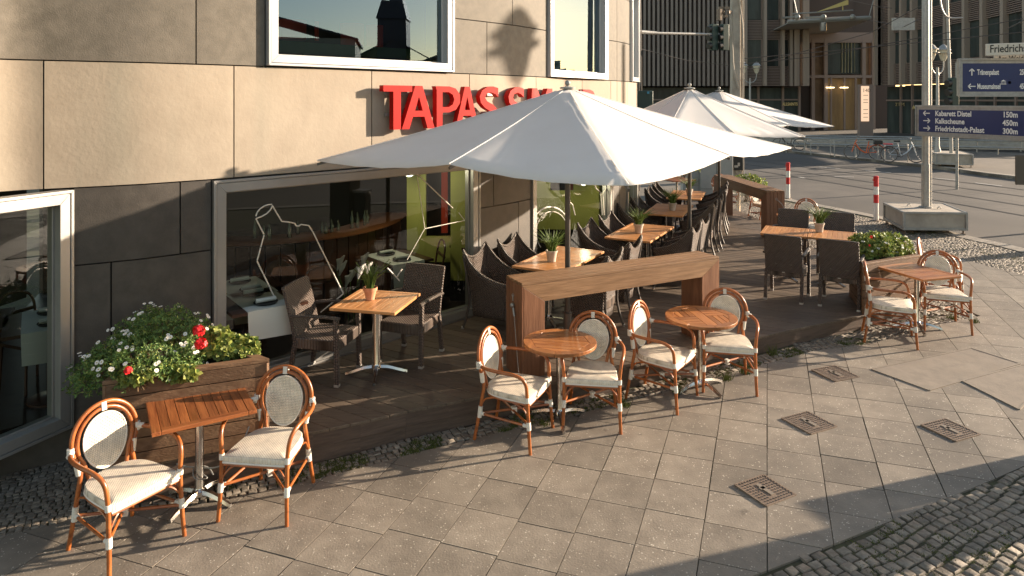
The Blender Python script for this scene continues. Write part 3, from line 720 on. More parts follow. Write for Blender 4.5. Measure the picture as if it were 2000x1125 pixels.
# concrete cover plates and iron covers
for k, (P_, lab) in enumerate(((PL, 'large pale concrete cover plate set flush between the paving slabs'), (PL2, 'pale concrete cover plate with riveted steel edge at the right of the picture'))):
    t = thing('cover_plate', lab, 'cover plate', (sum(p[0] for p in P_)/4, sum(p[1] for p in P_)/4, gz(P_[0][0])))
    m = MB(); m.prism(P_, lambda x: gz(x)-.03, lambda x: gz(x)+.006); m.build('plate', M['slab_plain'], t, world=True, smooth=False)
    m = MB()
    for i in range(4):
        a = P_[i]; b = P_[(i+1) % 4]; m.bar((a[0], a[1], gz(a[0])+.004), (b[0], b[1], gz(b[0])+.004), .02, .012)
    m.build('frame', M['slab_plain'], t, world=True)
for k, ((x, y, s_), lab) in enumerate(zip(covers, ('square rusty drain cover nearest the terrace deck','square iron drain cover in the middle of the paving, left of another','square iron drain cover furthest right on the paving','square iron drain cover nearest the foreground cobbles'))):
    t = thing('drain_cover', lab, 'drain cover', (x, y, gz(x)), radians(23+(-3,2,-1,4)[k]), 'iron drain covers in the pavement')
    m = MB(); h = s_/2
    m.box((0,0,0.0015), (s_, s_, .008))
    for i in range(4): 
        c, s1 = [(1,0),(0,1),(-1,0),(0,-1)][i]; m.box((c*h, s1*h, .003), (.012 if c else s_, .012 if s1 else s_, .014))
    m.build('plate', M['iron'], t)
    m = MB(); n = 11
    for i in range(n):
        for j in range(n):
            if abs(i-n//2) <= 1 and abs(j-n//2) <= 3: continue
            m.box(((i-n//2)*s_/n, (j-n//2)*s_/n, .008), (s_/n*.6, s_/n*.25, .006), radians(45))
    m.build('studs', M['iron'], t, smooth=False)
    m = MB(); m.box((0,0,.009), (.035, s_*.5, .008)); m.box((.0,.02,.009), (s_*.2, .03, .008)); m.build('handle', M['iron_l'], t)
# weeds and moss in the joints
m = MB()
def tuft(X, Y, n, h, sp):
    for _ in range(n):
        a = U(0, 2*pi); r = U(0, sp); hx = U(.4, 1)*h; w_ = .003+.002*random.random(); x, y = X+r*cos(a), Y+r*sin(a); z = gz(x)-.004
        b = U(0, 2*pi); lx, ly = cos(b)*hx*.6, sin(b)*hx*.6
        m.add([(x-w_, y, z), (x+w_, y, z), (x+lx, y+ly, z+hx)], [(0,1,2)])
for _ in range(900):
    s_ = U(0, 1); i = int(s_*(len(SN)-1)); f = s_*(len(SN)-1)-i; a = SN[i]; b = SN[min(i+1, len(SN)-1)]
    X = a[0]+(b[0]-a[0])*f+U(-.12,.2)*.5; Y = a[1]+(b[1]-a[1])*f+U(0,.24)
    if inside((X, Y), strip_poly) and sin(X*3.1)+sin(X*7.7+1) > -.2: tuft(X, Y, 14, U(.01,.03), .04)
for _ in range(1100):
    X = U(1.3, 5.5); Y = U(3.0, 6.2)
    if inside((X, Y), fore) and sin(X*2.3+Y*3)+sin(Y*4.1-X) > -.5: tuft(X, Y, 16, U(.008,.02), .05)
for _ in range(700):
    X = U(5.4, 9.2); Y = U(9.0, 15)
    if sin(X*2.3+Y*3)+sin(Y*4.1-X) > -.3 and not inside((X, Y), REG): tuft(X, Y, 14, U(.012,.04), .07)
for X, Y, h in ((2.55,7.45,.12),(3.05,7.98,.13),(1.7,7.0,.1),(1.1,6.7,.11),(5.9,9.15,.1),(6.1,9.0,.08),(2.3,7.3,.1),(.3,6.35,.06)): tuft(X, Y, 60, h, .06)
m.build('weeds', M['moss'], world=True, kind='stuff', smooth=False)
# ------------------------------------------------------------------ furniture
def rot2(x, y, a): return (x*cos(a)-y*sin(a), x*sin(a)+y*cos(a))
def arc(c, rx, rz_, a0, a1, n, x=lambda z: 0):
    return [(x(c[1]+rz_*sin(a0+(a1-a0)*i/n)), c[0]+rx*cos(a0+(a1-a0)*i/n), c[1]+rz_*sin(a0+(a1-a0)*i/n)) for i in range(n+1)]
def bistro(label, group):
    """round-backed rattan armchair, faces +x, origin on the floor under the seat centre"""
    t = thing('bistro_chair', label, 'chair', group=group)
    bx = lambda z: -.205-.22*max(0, z-.42)*.62           # back plane leans
    # outer hoop: both rear uprights and round top in one bend
    def hoop(w, ztop, zmid, r, foot=True):
        pts = []
        lowz = .44 if not foot else 0
        side = []
        if foot:
            side = [(-.285, .215, 0), (-.262, .208, .12), (-.232, .20, .3), (-.212, .19, .44), (bx(.52), .178, .52)]
        else:
            side = [(-.205, .125, .44), (bx(.5), .14, .5)]
        top = arc((0, zmid), w, ztop-zmid, -.62, pi+.62, 22, bx)
        pts = side+top+[(p[0], -p[1], p[2]) for p in side[::-1]]
        return [tuple(p) for p in smoothp(pts, 2)]
    m = MB(); 
    out = hoop(.225, .925, .70, .017)
    # split legs off below the seat: legs are parts of their own
    up = [p for p in out if p[2] > .40]
    m.tube(up, .0155, 10); inn_ = [p for p in hoop(.19, .89, .69, .012, False)]
    m.tube([(p[0]+.004, p[1], p[2]) for p in inn_], .0135, 10)
    m.build('back_frame', M['rattan'], t)
    for s_ in (1, -1):
        m = MB(); m.tube([(-.290, .222*s_, 0), (-.268, .212*s_, .12), (-.236, .20*s_, .3), (-.212, .19*s_, .45)], [.0145,.015,.0155,.0155], 10); m.build('leg', M['rattan'], t)
        m = MB(); m.tube([(.272, .262*s_, 0), (.258, .255*s_, .15), (.242, .25*s_, .40), (.238, .252*s_, .5)], [.0145,.015,.0155,.0155], 10); m.build('leg', M['rattan'], t)
        m = MB()
        P_ = smoothp([(.238,.252*s_,.49),(.232,.262*s_,.58),(.20,.275*s_,.638),(.12,.29*s_,.668),(-.02,.295*s_,.672),(-.15,.275*s_,.672),(bx(.68)-.0,.232*s_,.675)], 4)
        m.tube(P_, .0155, 10); m.build('arm', M['rattan'], t)
    # woven oval with pale rim
    m = MB(); zc, ry, rz_ = .67, .150, .185; vs = [(bx(zc)+.006, 0, zc)]; n = 32
    for rr in (.5, 1):
        for k in range(n):
            a = 2*pi*k/n; y = ry*rr*cos(a)*(1+.10*sin(a)); z = zc+rz_*rr*sin(a); vs.append((bx(z)+.006+.012*(rr*rr-1), y, z))
    fs = [(0, 1+k, 1+(k+1) % n) for k in range(n)]+[(1+k, 1+n+k, 1+n+(k+1) % n, 1+(k+1) % n) for k in range(n)]
    m.add(vs, fs); m.add([(v[0]-.006, v[1], v[2]) for v in vs], [f[::-1] for f in fs]); bk = m.build('backrest', M['cream_b'], t)
    m = MB(); m.tube([(bx(zc+rz_*sin(a))+.004, ry*cos(a)*(1+.10*sin(a)), zc+rz_*sin(a)) for a in [2*pi*k/36 for k in range(36)]], .0058, 6, closed=True); m.build('rim', M['cream_rim'], bk)
    # seat: squared front, rounded back
    pr = [(.245,.225),(.255,.2),(.255,-.2),(.245,-.225),(.22,-.235),(-.02,-.225),(-.14,-.195),(-.205,-.13),(-.222,-.06),(-.222,.06),(-.205,.13),(-.14,.195),(-.02,.225),(.22,.235)]
    pr = [tuple(p) for p in smoothp(pr+[pr[0]], 3)[:-1]]
    m = MB(); n = len(pr); vs = []
    for s_, z in ((.97,.418),(1,.425),(1,.462),(.975,.470)): vs += [(p[0]*s_, p[1]*s_, z) for p in pr]
    cen = len(vs); vs += [(p[0]*.6, p[1]*.6, .474) for p in pr]+[(0,0,.474)]
    fs = [tuple(range(n-1, -1, -1))]+[(l*n+k, l*n+(k+1) % n, (l+1)*n+(k+1) % n, (l+1)*n+k) for l in range(4) for k in range(n)]+[(cen+k, cen+(k+1) % n, cen+n) for k in range(n)]
    m.add(vs, fs); seat = m.build('seat', M['cream'], t, ang=50)
    m = MB(); m.tube([(p[0]*1.0, p[1]*1.0, .421) for p in pr], .007, 6, closed=True); m.build('rim', M['cream_rim'], seat)
    m = MB(); m.tube([(p[0]*.97, p[1]*.97, .405) for p in pr], .011, 8, closed=True); m.build('seat_rail', M['rattan'], t)
    m = MB(); z = .235
    for s_ in (1, -1):
        m.tube([(-.245,.2*s_,z), (.250,.25*s_,z)], .0105, 8)
        m.tube(smoothp([(.248,.25*s_,.30),(.225,.19*s_,.37),(.19,.10*s_,.405)], 4), .0075, 6)
        m.tube(smoothp([(.245,.245*s_,.30),(.19,.235*s_,.37),(.09,.23*s_,.402)], 4), .0075, 6)
        m.tube(smoothp([(-.235,.2*s_,.30),(-.19,.2*s_,.37),(-.1,.21*s_,.402)], 4), .0075, 6)
    m.tube([(-.24,.2,z-.02), (.25,-.25,z+.015)], .0105, 8); m.tube([(-.24,-.2,z+.0), (.25,.25,z-.01)], .0105, 8)
    m.build('stretcher', M['rattan'], t)
    def wrap(p, q, r): m = MB(); m.tube([p, tuple(Vector(p)*.5+Vector(q)*.5), q], [r, r*1.04, r], 10); m.build('binding', M['bind'], t)
    m = MB(); m.box((bx(.91)-.0, 0, .900), (.042, .034, .056), 0, ('Y', -.15)); m.build('binding', M['bind'], t)
    for s_ in (1, -1):
        wrap((bx(.68), .230*s_, .645), (bx(.70), .232*s_, .705), .022); wrap((bx(.68), .225*s_, .675), (-.2, .262*s_, .674), .0195)
        wrap((bx(.56), .186*s_, .51), (bx(.6), .2*s_, .60), .0205)
        wrap((-.2475,.204*s_,.20), (-.236,.2*s_,.30), .0205); wrap((.256,.254*s_,.205), (.250,.252*s_,.272), .0195); wrap((.240,.251*s_,.435), (.238,.252*s_,.478), .0195)
        wrap((-.235,.2*s_,z), (-.20,.204*s_,z), .0155); wrap((.24,.25*s_,z), (.2,.245*s_,z), .0155)
    m = MB(); m.box((0,0,z-.003), (.04,.04,.05), .8); m.build('binding', M['bind'], t)
    return t

def pedestal(t, h, n=4, r0=.28, colr=.032, a0=pi/4, top=.0):
    m = MB(); m.lathe([(.055,.055),(.052,.085),(colr+.004,.10),(colr,.11),(colr,h-.02),(colr+.01,h-.02),(colr+.01,h-.01)], 20); 
    m.box((0,0,h-.006), (.3,.05,.01)); m.box((0,0,h-.006), (.05,.3,.01)); m.build('column', M['steel'], t)
    for k in range(n):
        a = a0+2*pi*k/n; m = MB(); P_ = smoothp([(.03,0,.085),(.12,0,.075),(.22,0,.045),(r0+.02,0,.018)], 3)
        R_ = [.03-.016*(i/(len(P_)-1)) for i in range(len(P_))]
        vs = []
        for p, r in zip(P_, R_):
            for (yy, zz) in ((-r, -.012), (-r*.6, .012), (r*.6, .012), (r, -.012)): vs.append((p.x, yy, p.z+zz))
        q = len(P_); fs = [(4*i+j, 4*i+(j+1) % 4, 4*i+4+(j+1) % 4, 4*i+4+j) for i in range(q-1) for j in range(4)]+[(3,2,1,0), (4*q-4,4*q-3,4*q-2,4*q-1)]
        m.add(vs, fs); m.lathe([(.016,0),(.018,.004),(.018,.014),(.01,.02)], 12, (r0,0,0))
        c, s1 = cos(a), sin(a); m.v = [(x*c-y*s1, x*s1+y*c, z) for x, y, z in m.v]; m.build('foot', M['steel'], t)
def slat_top(t, sx, sy, h, mx, my, ns, fr=.055, th=.028, along='x', cx=0, cy=0, bord=True):
    """framed top: slats run along `along`"""
    m = MB(); X0 = sx/2; Y0 = sy/2; g = .0025
    if bord:
        m.mi = 1 if along == 'x' else 0
        ma = MB()
    m = MB()
    if along == 'x':
        m.mi = 0
        for k in range(ns):
            w_ = (sy-2*fr)/ns if bord else sy/ns; y = -(sy/2-(fr if bord else 0))+w_*(k+.5); m.box((cx, cy+y, h-th/2+U(-.0008,.0008)), (sx-(2*fr if bord else 0)-g, w_-g, th-.004))
        if bord:
            for s_ in (1,-1): m.box((cx, cy+s_*(Y0-fr/2), h-th/2), (sx, fr-g, th))
            m.mi = 1
            for s_ in (1,-1): m.box((cx+s_*(X0-fr/2), cy, h-th/2), (fr-g, sy-2*fr-g, th))
        ms = [mx, my]
    else:
        m.mi = 0
        for k in range(ns):
            w_ = (sx-2*fr)/ns if bord else sx/ns; x = -(sx/2-(fr if bord else 0))+w_*(k+.5); m.box((cx+x, cy, h-th/2+U(-.0008,.0008)), (w_-g, sy-(2*fr if bord else 0)-g, th-.004))
        if bord:
            for s_ in (1,-1): m.box((cx+s_*(X0-fr/2), cy, h-th/2), (fr-g, sy, th))
            m.mi = 1
            for s_ in (1,-1): m.box((cx, cy+s_*(Y0-fr/2), h-th/2), (sx-2*fr-g, fr-g, th))
        ms = [my, mx]
    return m.build('tabletop', ms, t, smooth=False, bevel=.0025)
def round_top(t, r, h, mx, my, cross=False, th=.032):
    m = MB(); n = 48; ri = r-.065
    # rim of eight curved segments
    for k in range(8):
        a0 = 2*pi*k/8+.003; a1 = 2*pi*(k+1)/8-.003; P_ = []
        for i in range(7): a = a0+(a1-a0)*i/6; P_.append((r*cos(a), r*sin(a)))
        mid = []
        for a in (a1, a0): mid.append((ri*cos(a)/cos(0), ri*sin(a)))
        m.mi = 0 if k % 4 in (1, 2) else 1
        m.prism(P_+mid, h-th, h)
    octo = [(ri*cos(2*pi*k/8), ri*sin(2*pi*k/8)) for k in range(8)]
    octo = [(x*.996, y*.996) for x, y in octo]
    if not cross:
        ns = 7; m.mi = 0
        for k in range(ns):
            y0 = -ri+2*ri*k/ns; y1 = y0+2*ri/ns-.003; p = dedupe(clip(octo, [(-1,y0),(1,y0),(1,y1),(-1,y1)]))
            if len(p) > 2: m.prism(p, h-th+.004, h-.001)
    else:
        w_ = .055
        m.mi = 1
        p = clip(octo, [(-w_,-1),(w_,-1),(w_,1),(-w_,1)]); m.prism(dedupe(p), h-th+.004, h-.001)
        for sx in (-1, 1):
            for sy in (-1, 1):
                for k in range(4):
                    a = w_+.003 + (ri-w_)*k/4; b = w_+(ri-w_)*(k+1)/4
                    if sx*sy > 0: m.mi = 0; ya, yb = .003+(ri)*k/4, ri*(k+1)/4-.0015; win = [(w_+.003, ya), (1, ya), (1, yb), (w_+.003, yb)]
                    else: m.mi = 1; win = [(a, .003), (b-.002, .003), (b-.002, 1), (a, 1)]
                    win = [(x*sx, y*sy) for x, y in win]
                    if sx*sy < 0: win = win[::-1]
                    p = dedupe(clip(octo, win))
                    if len(p) > 2 and area(p) > 1e-4: m.prism(p, h-th+.004, h-.001)
    return m.build('tabletop', [mx, my], t, smooth=False, bevel=.003)

def G(x, y, dz=0): return (x, y, gz(x)+dz)
# front row on the pavement
CH = [(-2.67,4.71,-30,'rattan bistro chair at far left foreground, its back to the flower planter end'),
      (-1.84,5.19,-97,'rattan bistro chair between the slatted square table and the deck edge'),
      (.02,6.17,-25,'rattan bistro chair left of the plank-topped round table'),
      (.76,6.46,-98,'rattan bistro chair right of the plank-topped round table, under the near timber bar'),
      (1.51,6.88,-36,'rattan bistro chair left of the cross-patterned round table'),
      (2.27,7.20,-102,'rattan bistro chair right of the cross-patterned round table'),
      (4.65,8.41,-24,'rattan bistro chair left of the narrow table by the right planter'),
      (5.58,8.85,-109,'rattan bistro chair right of the narrow table by the right planter'),
      (6.12,9.75,-35,'rattan bistro chair furthest right, standing behind another bistro chair'),
      (5.95,13.6,-95,'rattan bistro chair whose top peeps over the far wicker armchairs'),
      (6.0,16.3,-60,'rattan bistro chair seen through the far timber bar, nearer one'),
      (5.65,18.2,-80,'rattan bistro chair at the far end beyond the far timber bar')]
for x, y, a, lab in CH: place('bistro', bistro, G(x, y), radians(a), lab, 'rattan bistro chairs on the pavement')
# square slatted table, front left
gt = .75
t = thing('square_table', 'glossy dark teak square slatted table beside the flower planter', 'table', G(-2.39,5.22), radians(32)); slat_top(t, .70, .70, gt, M['old_x'], M['old_y'], 9, .06, along='y'); pedestal(t, gt-.028, 4, .27, .032, radians(40))
t['label'] = 'glossy reddish square slatted table in front of the flower planter'
m = MB(); P_ = smoothp([(-.25,.35,.30),(-.12,.2,.22),(0,.04,.24),(.1,-.05,.25),(.2,-.1,.30),(.28,-.14,.42),(.35,-.05,.5)], 5); m.tube(P_, .006, 6)
m.tube(smoothp([(.0,.05,.2),(.05,-.04,.18),(-.04,-.05,.21),(-.03,.04,.25),(.06,.03,.23),(.09,-.05,.2)], 5), .005, 6); m.build('cable', M['plastic'], t)
t = thing('round_table', 'round teak table with parallel planks, between two bistro chairs', 'table', G(.453,6.45), radians(-12)); round_top(t, .345, .745, M['mid_x'], M['mid_y']); pedestal(t, .715, 3, .27, .034, radians(-75))
t = thing('round_table', 'round teak table with planks laid in a cross pattern', 'table', G(1.966,7.10), radians(8)); round_top(t, .365, .75, M['mid_x'], M['mid_y'], True); pedestal(t, .72, 4, .27, .034, radians(20))
t = thing('narrow_table', 'slatted teak table between bistro chairs beside the right planter', 'table', G(5.21,8.78), radians(17)); slat_top(t, .62, .74, .75, M['mid_x'], M['mid_y'], 9, .055, along='x'); pedestal(t, .722, 4, .27, .032, radians(60))
t = thing('round_table', 'round table of the far pavement set seen through the far timber bar', 'table', G(5.75,17.3), 0); round_top(t, .35, .75, M['mid_x'], M['mid_y']); pedestal(t, .72, 4, .25)
t = thing('round_table', 'round table top showing behind the dark wicker armchairs near the kerb', 'table', G(5.35,13.0), 0); round_top(t, .30, .75, M['mid_x'], M['mid_y']); pedestal(t, .72, 4, .25)

# teak tables on the deck
def double_table(label, group):
    t = thing('teak_table', label, 'table', group=group)
    for s_ in (-1, 1):
        slat_top(t, .655, .70, .75, M['teak_x'], M['teak_y'], 8, .05, along='y', cx=s_*.332)
        q = MB(); q.lathe([(.05,.05),(.048,.085),(.034,.1),(.03,.12),(.03,.72)], 16, (s_*.33,0,0)); q.box((s_*.33,0,.715), (.3,.05,.01)); q.build('column', M['steel'], t)
        for k in range(4):
            a = pi/4+pi/2*k; q = MB(); q.bar((s_*.33+.03*cos(a), .03*sin(a), .07), (s_*.33+.26*cos(a), .26*sin(a), .02), .035, .025); q.build('foot', M['steel'], t)
    return t
TB = [(.62,8.80,61,'pale teak double table nearest the near timber bar, with a potted plant'),(1.99,10.57,62,'pale teak double table second along the row, with a potted plant'),
      (2.93,12.73,67,'pale teak double table third along the row, half behind an umbrella pole'),(3.76,14.7,70,'pale teak double table fourth along the row, furthest from the camera'),
      (4.55,10.48,-27,'teak double table ringed by four straight-backed wicker armchairs')]
for x, y, a, lab in TB: place('dtable', double_table, (x, y, 0), radians(a), lab, 'teak tables on the deck')
t = thing('teak_table', 'small square teak table with a terracotta pot by the large window', 'table', (-1.38,6.95,0), radians(-13)); slat_top(t, .69, .69, .75, M['teak_x'], M['teak_y'], 9, .05, along='y'); pedestal(t, .722, 4, .29, .04, radians(20))
t = thing('teak_table', 'reddish slatted table at the far end of the terrace under the umbrella', 'table', (4.25,17.6,0), radians(20)); slat_top(t, .7, .7, .75, M['old_x'], M['old_y'], 8, .05, along='y'); pedestal(t, .722, 4, .28)

# square-backed wicker armchair, faces +x
def wicker_arm(label, group):
    t = thing('wicker_armchair', label, 'armchair', group=group)
    m = MB(); pts = [(.23,.245),(.24,.23),(.24,-.23),(.23,-.245),(-.22,-.235),(-.23,.0),(-.22,.235)]
    m.prism(pts, .33, .44); m.build('seat', M['wick_t'], t, bevel=.012)
    m = MB(); n = 8; vs = []; 
    for i in range(n+1):
        z = .40+.53*i/n; x = -.205-.13*(max(0, z-.40)/.53)**1.2
        for k in range(9):
            y = -.245+.49*k/8; vs.append((x-.03*(1-((k-4)/4)**2)*(z-.4), y, z-(.006 if k in (0, 8) and i == n else 0)))
    b_ = len(vs); vs += [(v[0]-.035, v[1], v[2]) for v in vs]; fs = []
    for i in range(n):
        for k in range(8):
            q = i*9+k; f = (q, q+1, q+10, q+9); fs.append(f); fs.append(tuple(j+b_ for j in f[::-1]))
    for i in range(n): fs += [(i*9, i*9+9, i*9+9+b_, i*9+b_), (i*9+8, i*9+8+b_, i*9+17+b_, i*9+17)]
    for k in range(8): fs += [(n*9+k, n*9+k+1, n*9+k+1+b_, n*9+k+b_), (k, k+b_, k+1+b_, k+1)]
    m.add(vs, fs); bk = m.build('backrest', M['wick'], t, bevel=.008)
    m = MB(); m.box((-.268,0,.55), (.006,.22,.085), 0, ('Y', -.2)); m.build('back_window', M['wick_l'], bk)
    m = MB(); m.box((-.262,0,.40), (.006,.035,.01)); m.build('badge', M['foot'], bk)
    for sx, sy in ((1,1),(1,-1),(-1,1),(-1,-1)):
        m = MB()
        if sx > 0: m.bar((.235, .25*sy, .02), (.225, .25*sy, .65), .044, .044, (1,0,0))
        else: m.bar((-.285, .235*sy, .02), (-.212, .235*sy, .42), .042, .042, (1,0,0))
        lg = m.build('leg', M['wick'], t, bevel=.004)
        m = MB(); m.box(((.235 if sx > 0 else -.286), (.25 if sx > 0 else .235)*sy, .012), (.047,.047,.026)); m.build('leg_cap', M['foot'], lg)
    for sy in (1,-1):
        m = MB(); m.tube(smoothp([(.26,.25*sy,.66),(.1,.262*sy,.672),(-.1,.265*sy,.668),(-.255,.255*sy,.65)], 3), .024, 8, sy=.75); m.build('arm', M['rope'], t)
    return t
for x, y, z, a, lab in ((-1.88,6.93,0,-12,'dark wicker armchair left of the small teak table by the window'),(-1.10,7.40,0,-110,'dark wicker armchair behind the small teak table, against the glass'),
    (3.90,9.68,0,58,'dark wicker armchair seen from behind, left of the near pair at the four-seat table'),(4.52,9.36,0,58,'dark wicker armchair seen from behind, right of the near pair at the four-seat table'),
    (4.62,11.32,0,-120,'dark wicker armchair on the far side of the four-seat table, left one'),(5.22,10.98,0,-120,'dark wicker armchair on the far side of the four-seat table, right one')):
    place('warm', wicker_arm, (x, y, z), radians(a), lab, 'square-backed wicker armchairs')

# winged wicker tub chair, faces +x, origin under the back rim's middle (+.30 to seat centre)
def tub(label, group):
    t = thing('tub_chair', label, 'armchair', group=group)
    key = [(.34,.255,.60),(.20,.285,.625),(.02,.295,.69),(-.13,.29,.80),(-.25,.275,.965),(-.262,.18,.885),(-.258,.08,.845),(-.256,0,.835)]
    key = key+[(x, -y, z) for x, y, z in key[-2::-1]]
    rim = [Vector(p) for p in key]
    fine = []
    for i in range(len(rim)-1):
        for k in range(4): fine.append(rim[i].lerp(rim[i+1], k/4))
    fine.append(rim[-1])
    # smooth except at the two wing tips
    sm = fine[:]
    for _ in range(3):
        sm = [sm[0]]+[(sm[i] if i in (16, 40) else (sm[i-1]+sm[i]*2+sm[i+1])/4) for i in range(1, len(sm)-1)]+[sm[-1]]
    n = len(sm); L = 7; vs = []
    for l in range(L+1):
        f = l/L
        for p in sm:
            zb = .17; z = p.z+(zb-p.z)*f; s_ = 1-.30*f**.9-.04*sin(pi*f)
            vs.append((.04+(p.x-.04)*s_+(.02*f), p.y*s_, z))
    fs = [(l*n+k, l*n+k+1, (l+1)*n+k+1, (l+1)*n+k) for l in range(L) for k in range(n-1)]
    m = MB(); m.add(vs, fs); o = m.build('shell', M['wick'], t, ang=60)
    so_ = o.modifiers.new('solid', 'SOLIDIFY'); so_.thickness = .018
    m = MB(); m.tube(sm, .0155, 8); m.build('rim', M['rope'], t)
    m = MB(); m.prism([(.33,.20),(.33,-.20),(.0,-.235),(-.19,-.19),(-.21,0),(-.19,.19),(.0,.235)], .30, .415); m.build('seat', M['wick_t'], t, bevel=.012)
    for sx, sy in ((1,1),(1,-1),(-1,1),(-1,-1)):
        m = MB()
        P_ = [(.30,.205*sy,.32),(.315,.21*sy,.15),(.33,.215*sy,.01)] if sx > 0 else [(-.255,.262*sy,.90),(-.215,.24*sy,.6),(-.20,.215*sy,.35),(-.235,.225*sy,.15),(-.28,.24*sy,.01)]
        m.tube(smoothp(P_, 3), .016, 8); lg = m.build('leg', M['wleg'], t)
        m = MB(); m.lathe([(.014,0),(.017,.006),(.017,.03),(.012,.034)], 10, (P_[-1][0], P_[-1][1], 0)); m.build('leg_cap', M['foot'], lg)
    return t
LT = [(-.465,8.52,-27),(-.06,9.16,-27),(1.10,10.34,-28),(1.50,10.98,-28),(1.98,12.3,-24),(2.33,13.05,-22),(2.83,14.3,-20),(3.15,15.1,-18)]
RT = [(1.24,8.20,153),(1.62,8.95,153),(2.70,9.98,152),(3.03,10.68,152),(3.66,12.30,156),(3.98,12.98,158),(4.48,14.28,160),(4.72,15.0,160)]
num = ['nearest','second','third','furthest']
for i, (x, y, a) in enumerate(LT):
    lab = 'winged dark wicker tub chair by the wall, %s seat of the %s double table' % (('nearer', 'further')[i % 2], num[i//2])
    ca, s1 = cos(radians(a)), sin(radians(a)); place('tub', tub, (x+.25*ca, y+.25*s1, 0), radians(a), lab, 'winged wicker tub chairs')
for i, (x, y, a) in enumerate(RT):
    lab = 'winged dark wicker tub chair on the street side, %s seat of the %s double table' % (('nearer', 'further')[i % 2], num[i//2])
    ca, s1 = cos(radians(a)), sin(radians(a)); place('tub', tub, (x+.25*ca, y+.25*s1, 0), radians(a), lab, 'winged wicker tub chairs')

# potted grasses
def pot_grass(kind, label, group=None, seed=1, hgt=.26):
    rnd = random.Random(seed)
    t = thing('potted_grass', label, 'potted plant', group=group)
    mt = M['pot_t'] if kind == 't' else M['pot_w']
    m = MB()
    if kind == 't': m.lathe([(.045,0),(.052,.045),(.064,.09),(.071,.092),(.075,.125),(.066,.125),(.06,.10)], 22)
    else: m.lathe([(.052,0),(.058,.05),(.070,.115),(.077,.118),(.078,.14),(.068,.14),(.064,.12)], 22)
    m.build('pot', mt, t)
    H = .11 if kind == 't' else .125
    m = MB(); m.lathe([(.001,H-.01),(.062,H-.01),(.06,H)], 14); m.build('soil', M['soil'], t)
    m = MB()
    for _ in range(95 if kind == 'w' else 42):
        a = rnd.uniform(0, 2*pi); r = rnd.uniform(0, .04); ln = hgt*rnd.uniform(.5, 1.05); out = rnd.uniform(.02, .22)*ln/ .26*(1.2 if kind == 'w' else .9)
        b = a+rnd.uniform(-.6,.6); p0 = Vector((r*cos(a), r*sin(a), H-.005)); p2 = p0+Vector((cos(b)*out, sin(b)*out, ln)); p1 = (p0+p2)/2+Vector((-cos(b)*out*.25, -sin(b)*out*.25, ln*.05))
        if rnd.random() < .12: p2.z -= ln*.35; p2 += Vector((cos(b)*.04, sin(b)*.04, 0))
        m.tube([p0, p1, p2], [.0042,.0045,.0012] if kind == 'w' else [.0045,.005,.003], 4)
    m.build('blades', M['grass'], t)
    return t
PG = [('t',-1.45,6.98,.75,'spiky green plant in a terracotta pot on the small teak table',3,.28),('w',.50,8.62,.75,'grassy plant in a pale pot on the nearest double table',4,.27),
      ('w',1.94,10.46,.75,'grassy plant in a pale pot on the second double table',5,.27),('w',2.96,12.6,.75,'grassy plant in a pale pot on the third double table',6,.28),
      ('w',3.78,14.55,.75,'grassy plant in a pale pot on the fourth double table',7,.27),('w',4.75,10.55,.75,'grassy plant in a pale pot on the four-seat table',8,.28)]
for kd, x, y, z, lab, s_, h in PG:
    o = pot_grass(kd, lab, 'potted grasses on the tables', s_, h); o.location = (x, y, z)

# timber standing bars
def barframe(a, b, wdt, zt, zb, lab, hook):
    a = Vector(a); b = Vector(b); L = (b-a).length; d = (b-a).normalized(); ang = atan2(d.y, d.x)
    t = thing('standing_bar', lab, 'standing bar', (a.x, a.y, 0), ang, 'timber bars across the deck')
    lw = .26; th = .18
    m = MB()
    for k in range(4):
        y = -wdt/2+wdt*(k+.5)/4; m.box((L/2, y, zt-.014), (L, wdt/4-.011, .028))
    m.build('top_boards', M['beam'], t, smooth=False, bevel=.003)
    m = MB()
    for s_ in (-1, 1):
        y = s_*(wdt/2-.012); z1 = zt-.03
        m.ext([(0,y-.011,z1),(L,y-.011,z1),(L-lw,y-.011,z1-th),(lw,y-.011,z1-th)], (0,.022,0))
    m.box((L/2,0,zt-th-.02), (L-2*lw, wdt-.05, .02)); m.build('beam', M['beam'], t, smooth=False, bevel=.002)
    for e in (0, 1):
        m = MB(); x0 = 0 if e == 0 else L; sg = 1 if e == 0 else -1; z1 = zt-.03
        for s_ in (-1, 1):
            y = s_*(wdt/2-.012)
            m.ext([(x0+sg*.022,y-.011,z1-.016),(x0+sg*(lw-.001),y-.011,z1-th-.002),(x0+sg*lw*.999,y-.011,zb),(x0+sg*.022,y-.011,zb)], (0,.022,0))
        for k in range(5): m.box((x0+sg*.011, -wdt/2+wdt*(k+.5)/5, (z1+zb)/2), (.022, wdt/5-.005, z1-zb))
        m.box((x0+sg*(lw-.011), 0, (z1-th+zb)/2), (.02, wdt-.05, z1-th-zb))
        m.build('leg', M['beam_z'], t, smooth=False, bevel=.002)
    return t, L
t1, L1 = barframe((.02,6.96), (2.34,8.13), .36, .96, 0, 'timber standing bar across the deck behind the round tables', 0)
m = MB(); m.tube([(-.012,.0,.80),(-.012,.0,.74)], .006, 6); m.tube([(-.012+.012*cos(a), .0, .80+.014*sin(a)) for a in [i*pi/5 for i in range(10)]], .003, 6, closed=True)
m.ball((-.02,0,.70), .024, 8); m.tube([(-.02,-.02,.68),(-.022,-.05,.60)], .011, 6); m.tube(smoothp([(-.022,-.05,.60),(-.03,-.1,.4),(-.05,-.2,.1),(-.05,-.26,.0)], 4), .003, 6); m.build('cable_lock', M['galv'], t1)
t2, L2 = barframe((5.30,13.72), (5.12,16.7), .38, .96, 0, 'timber standing bar at the far right edge of the deck', 1)
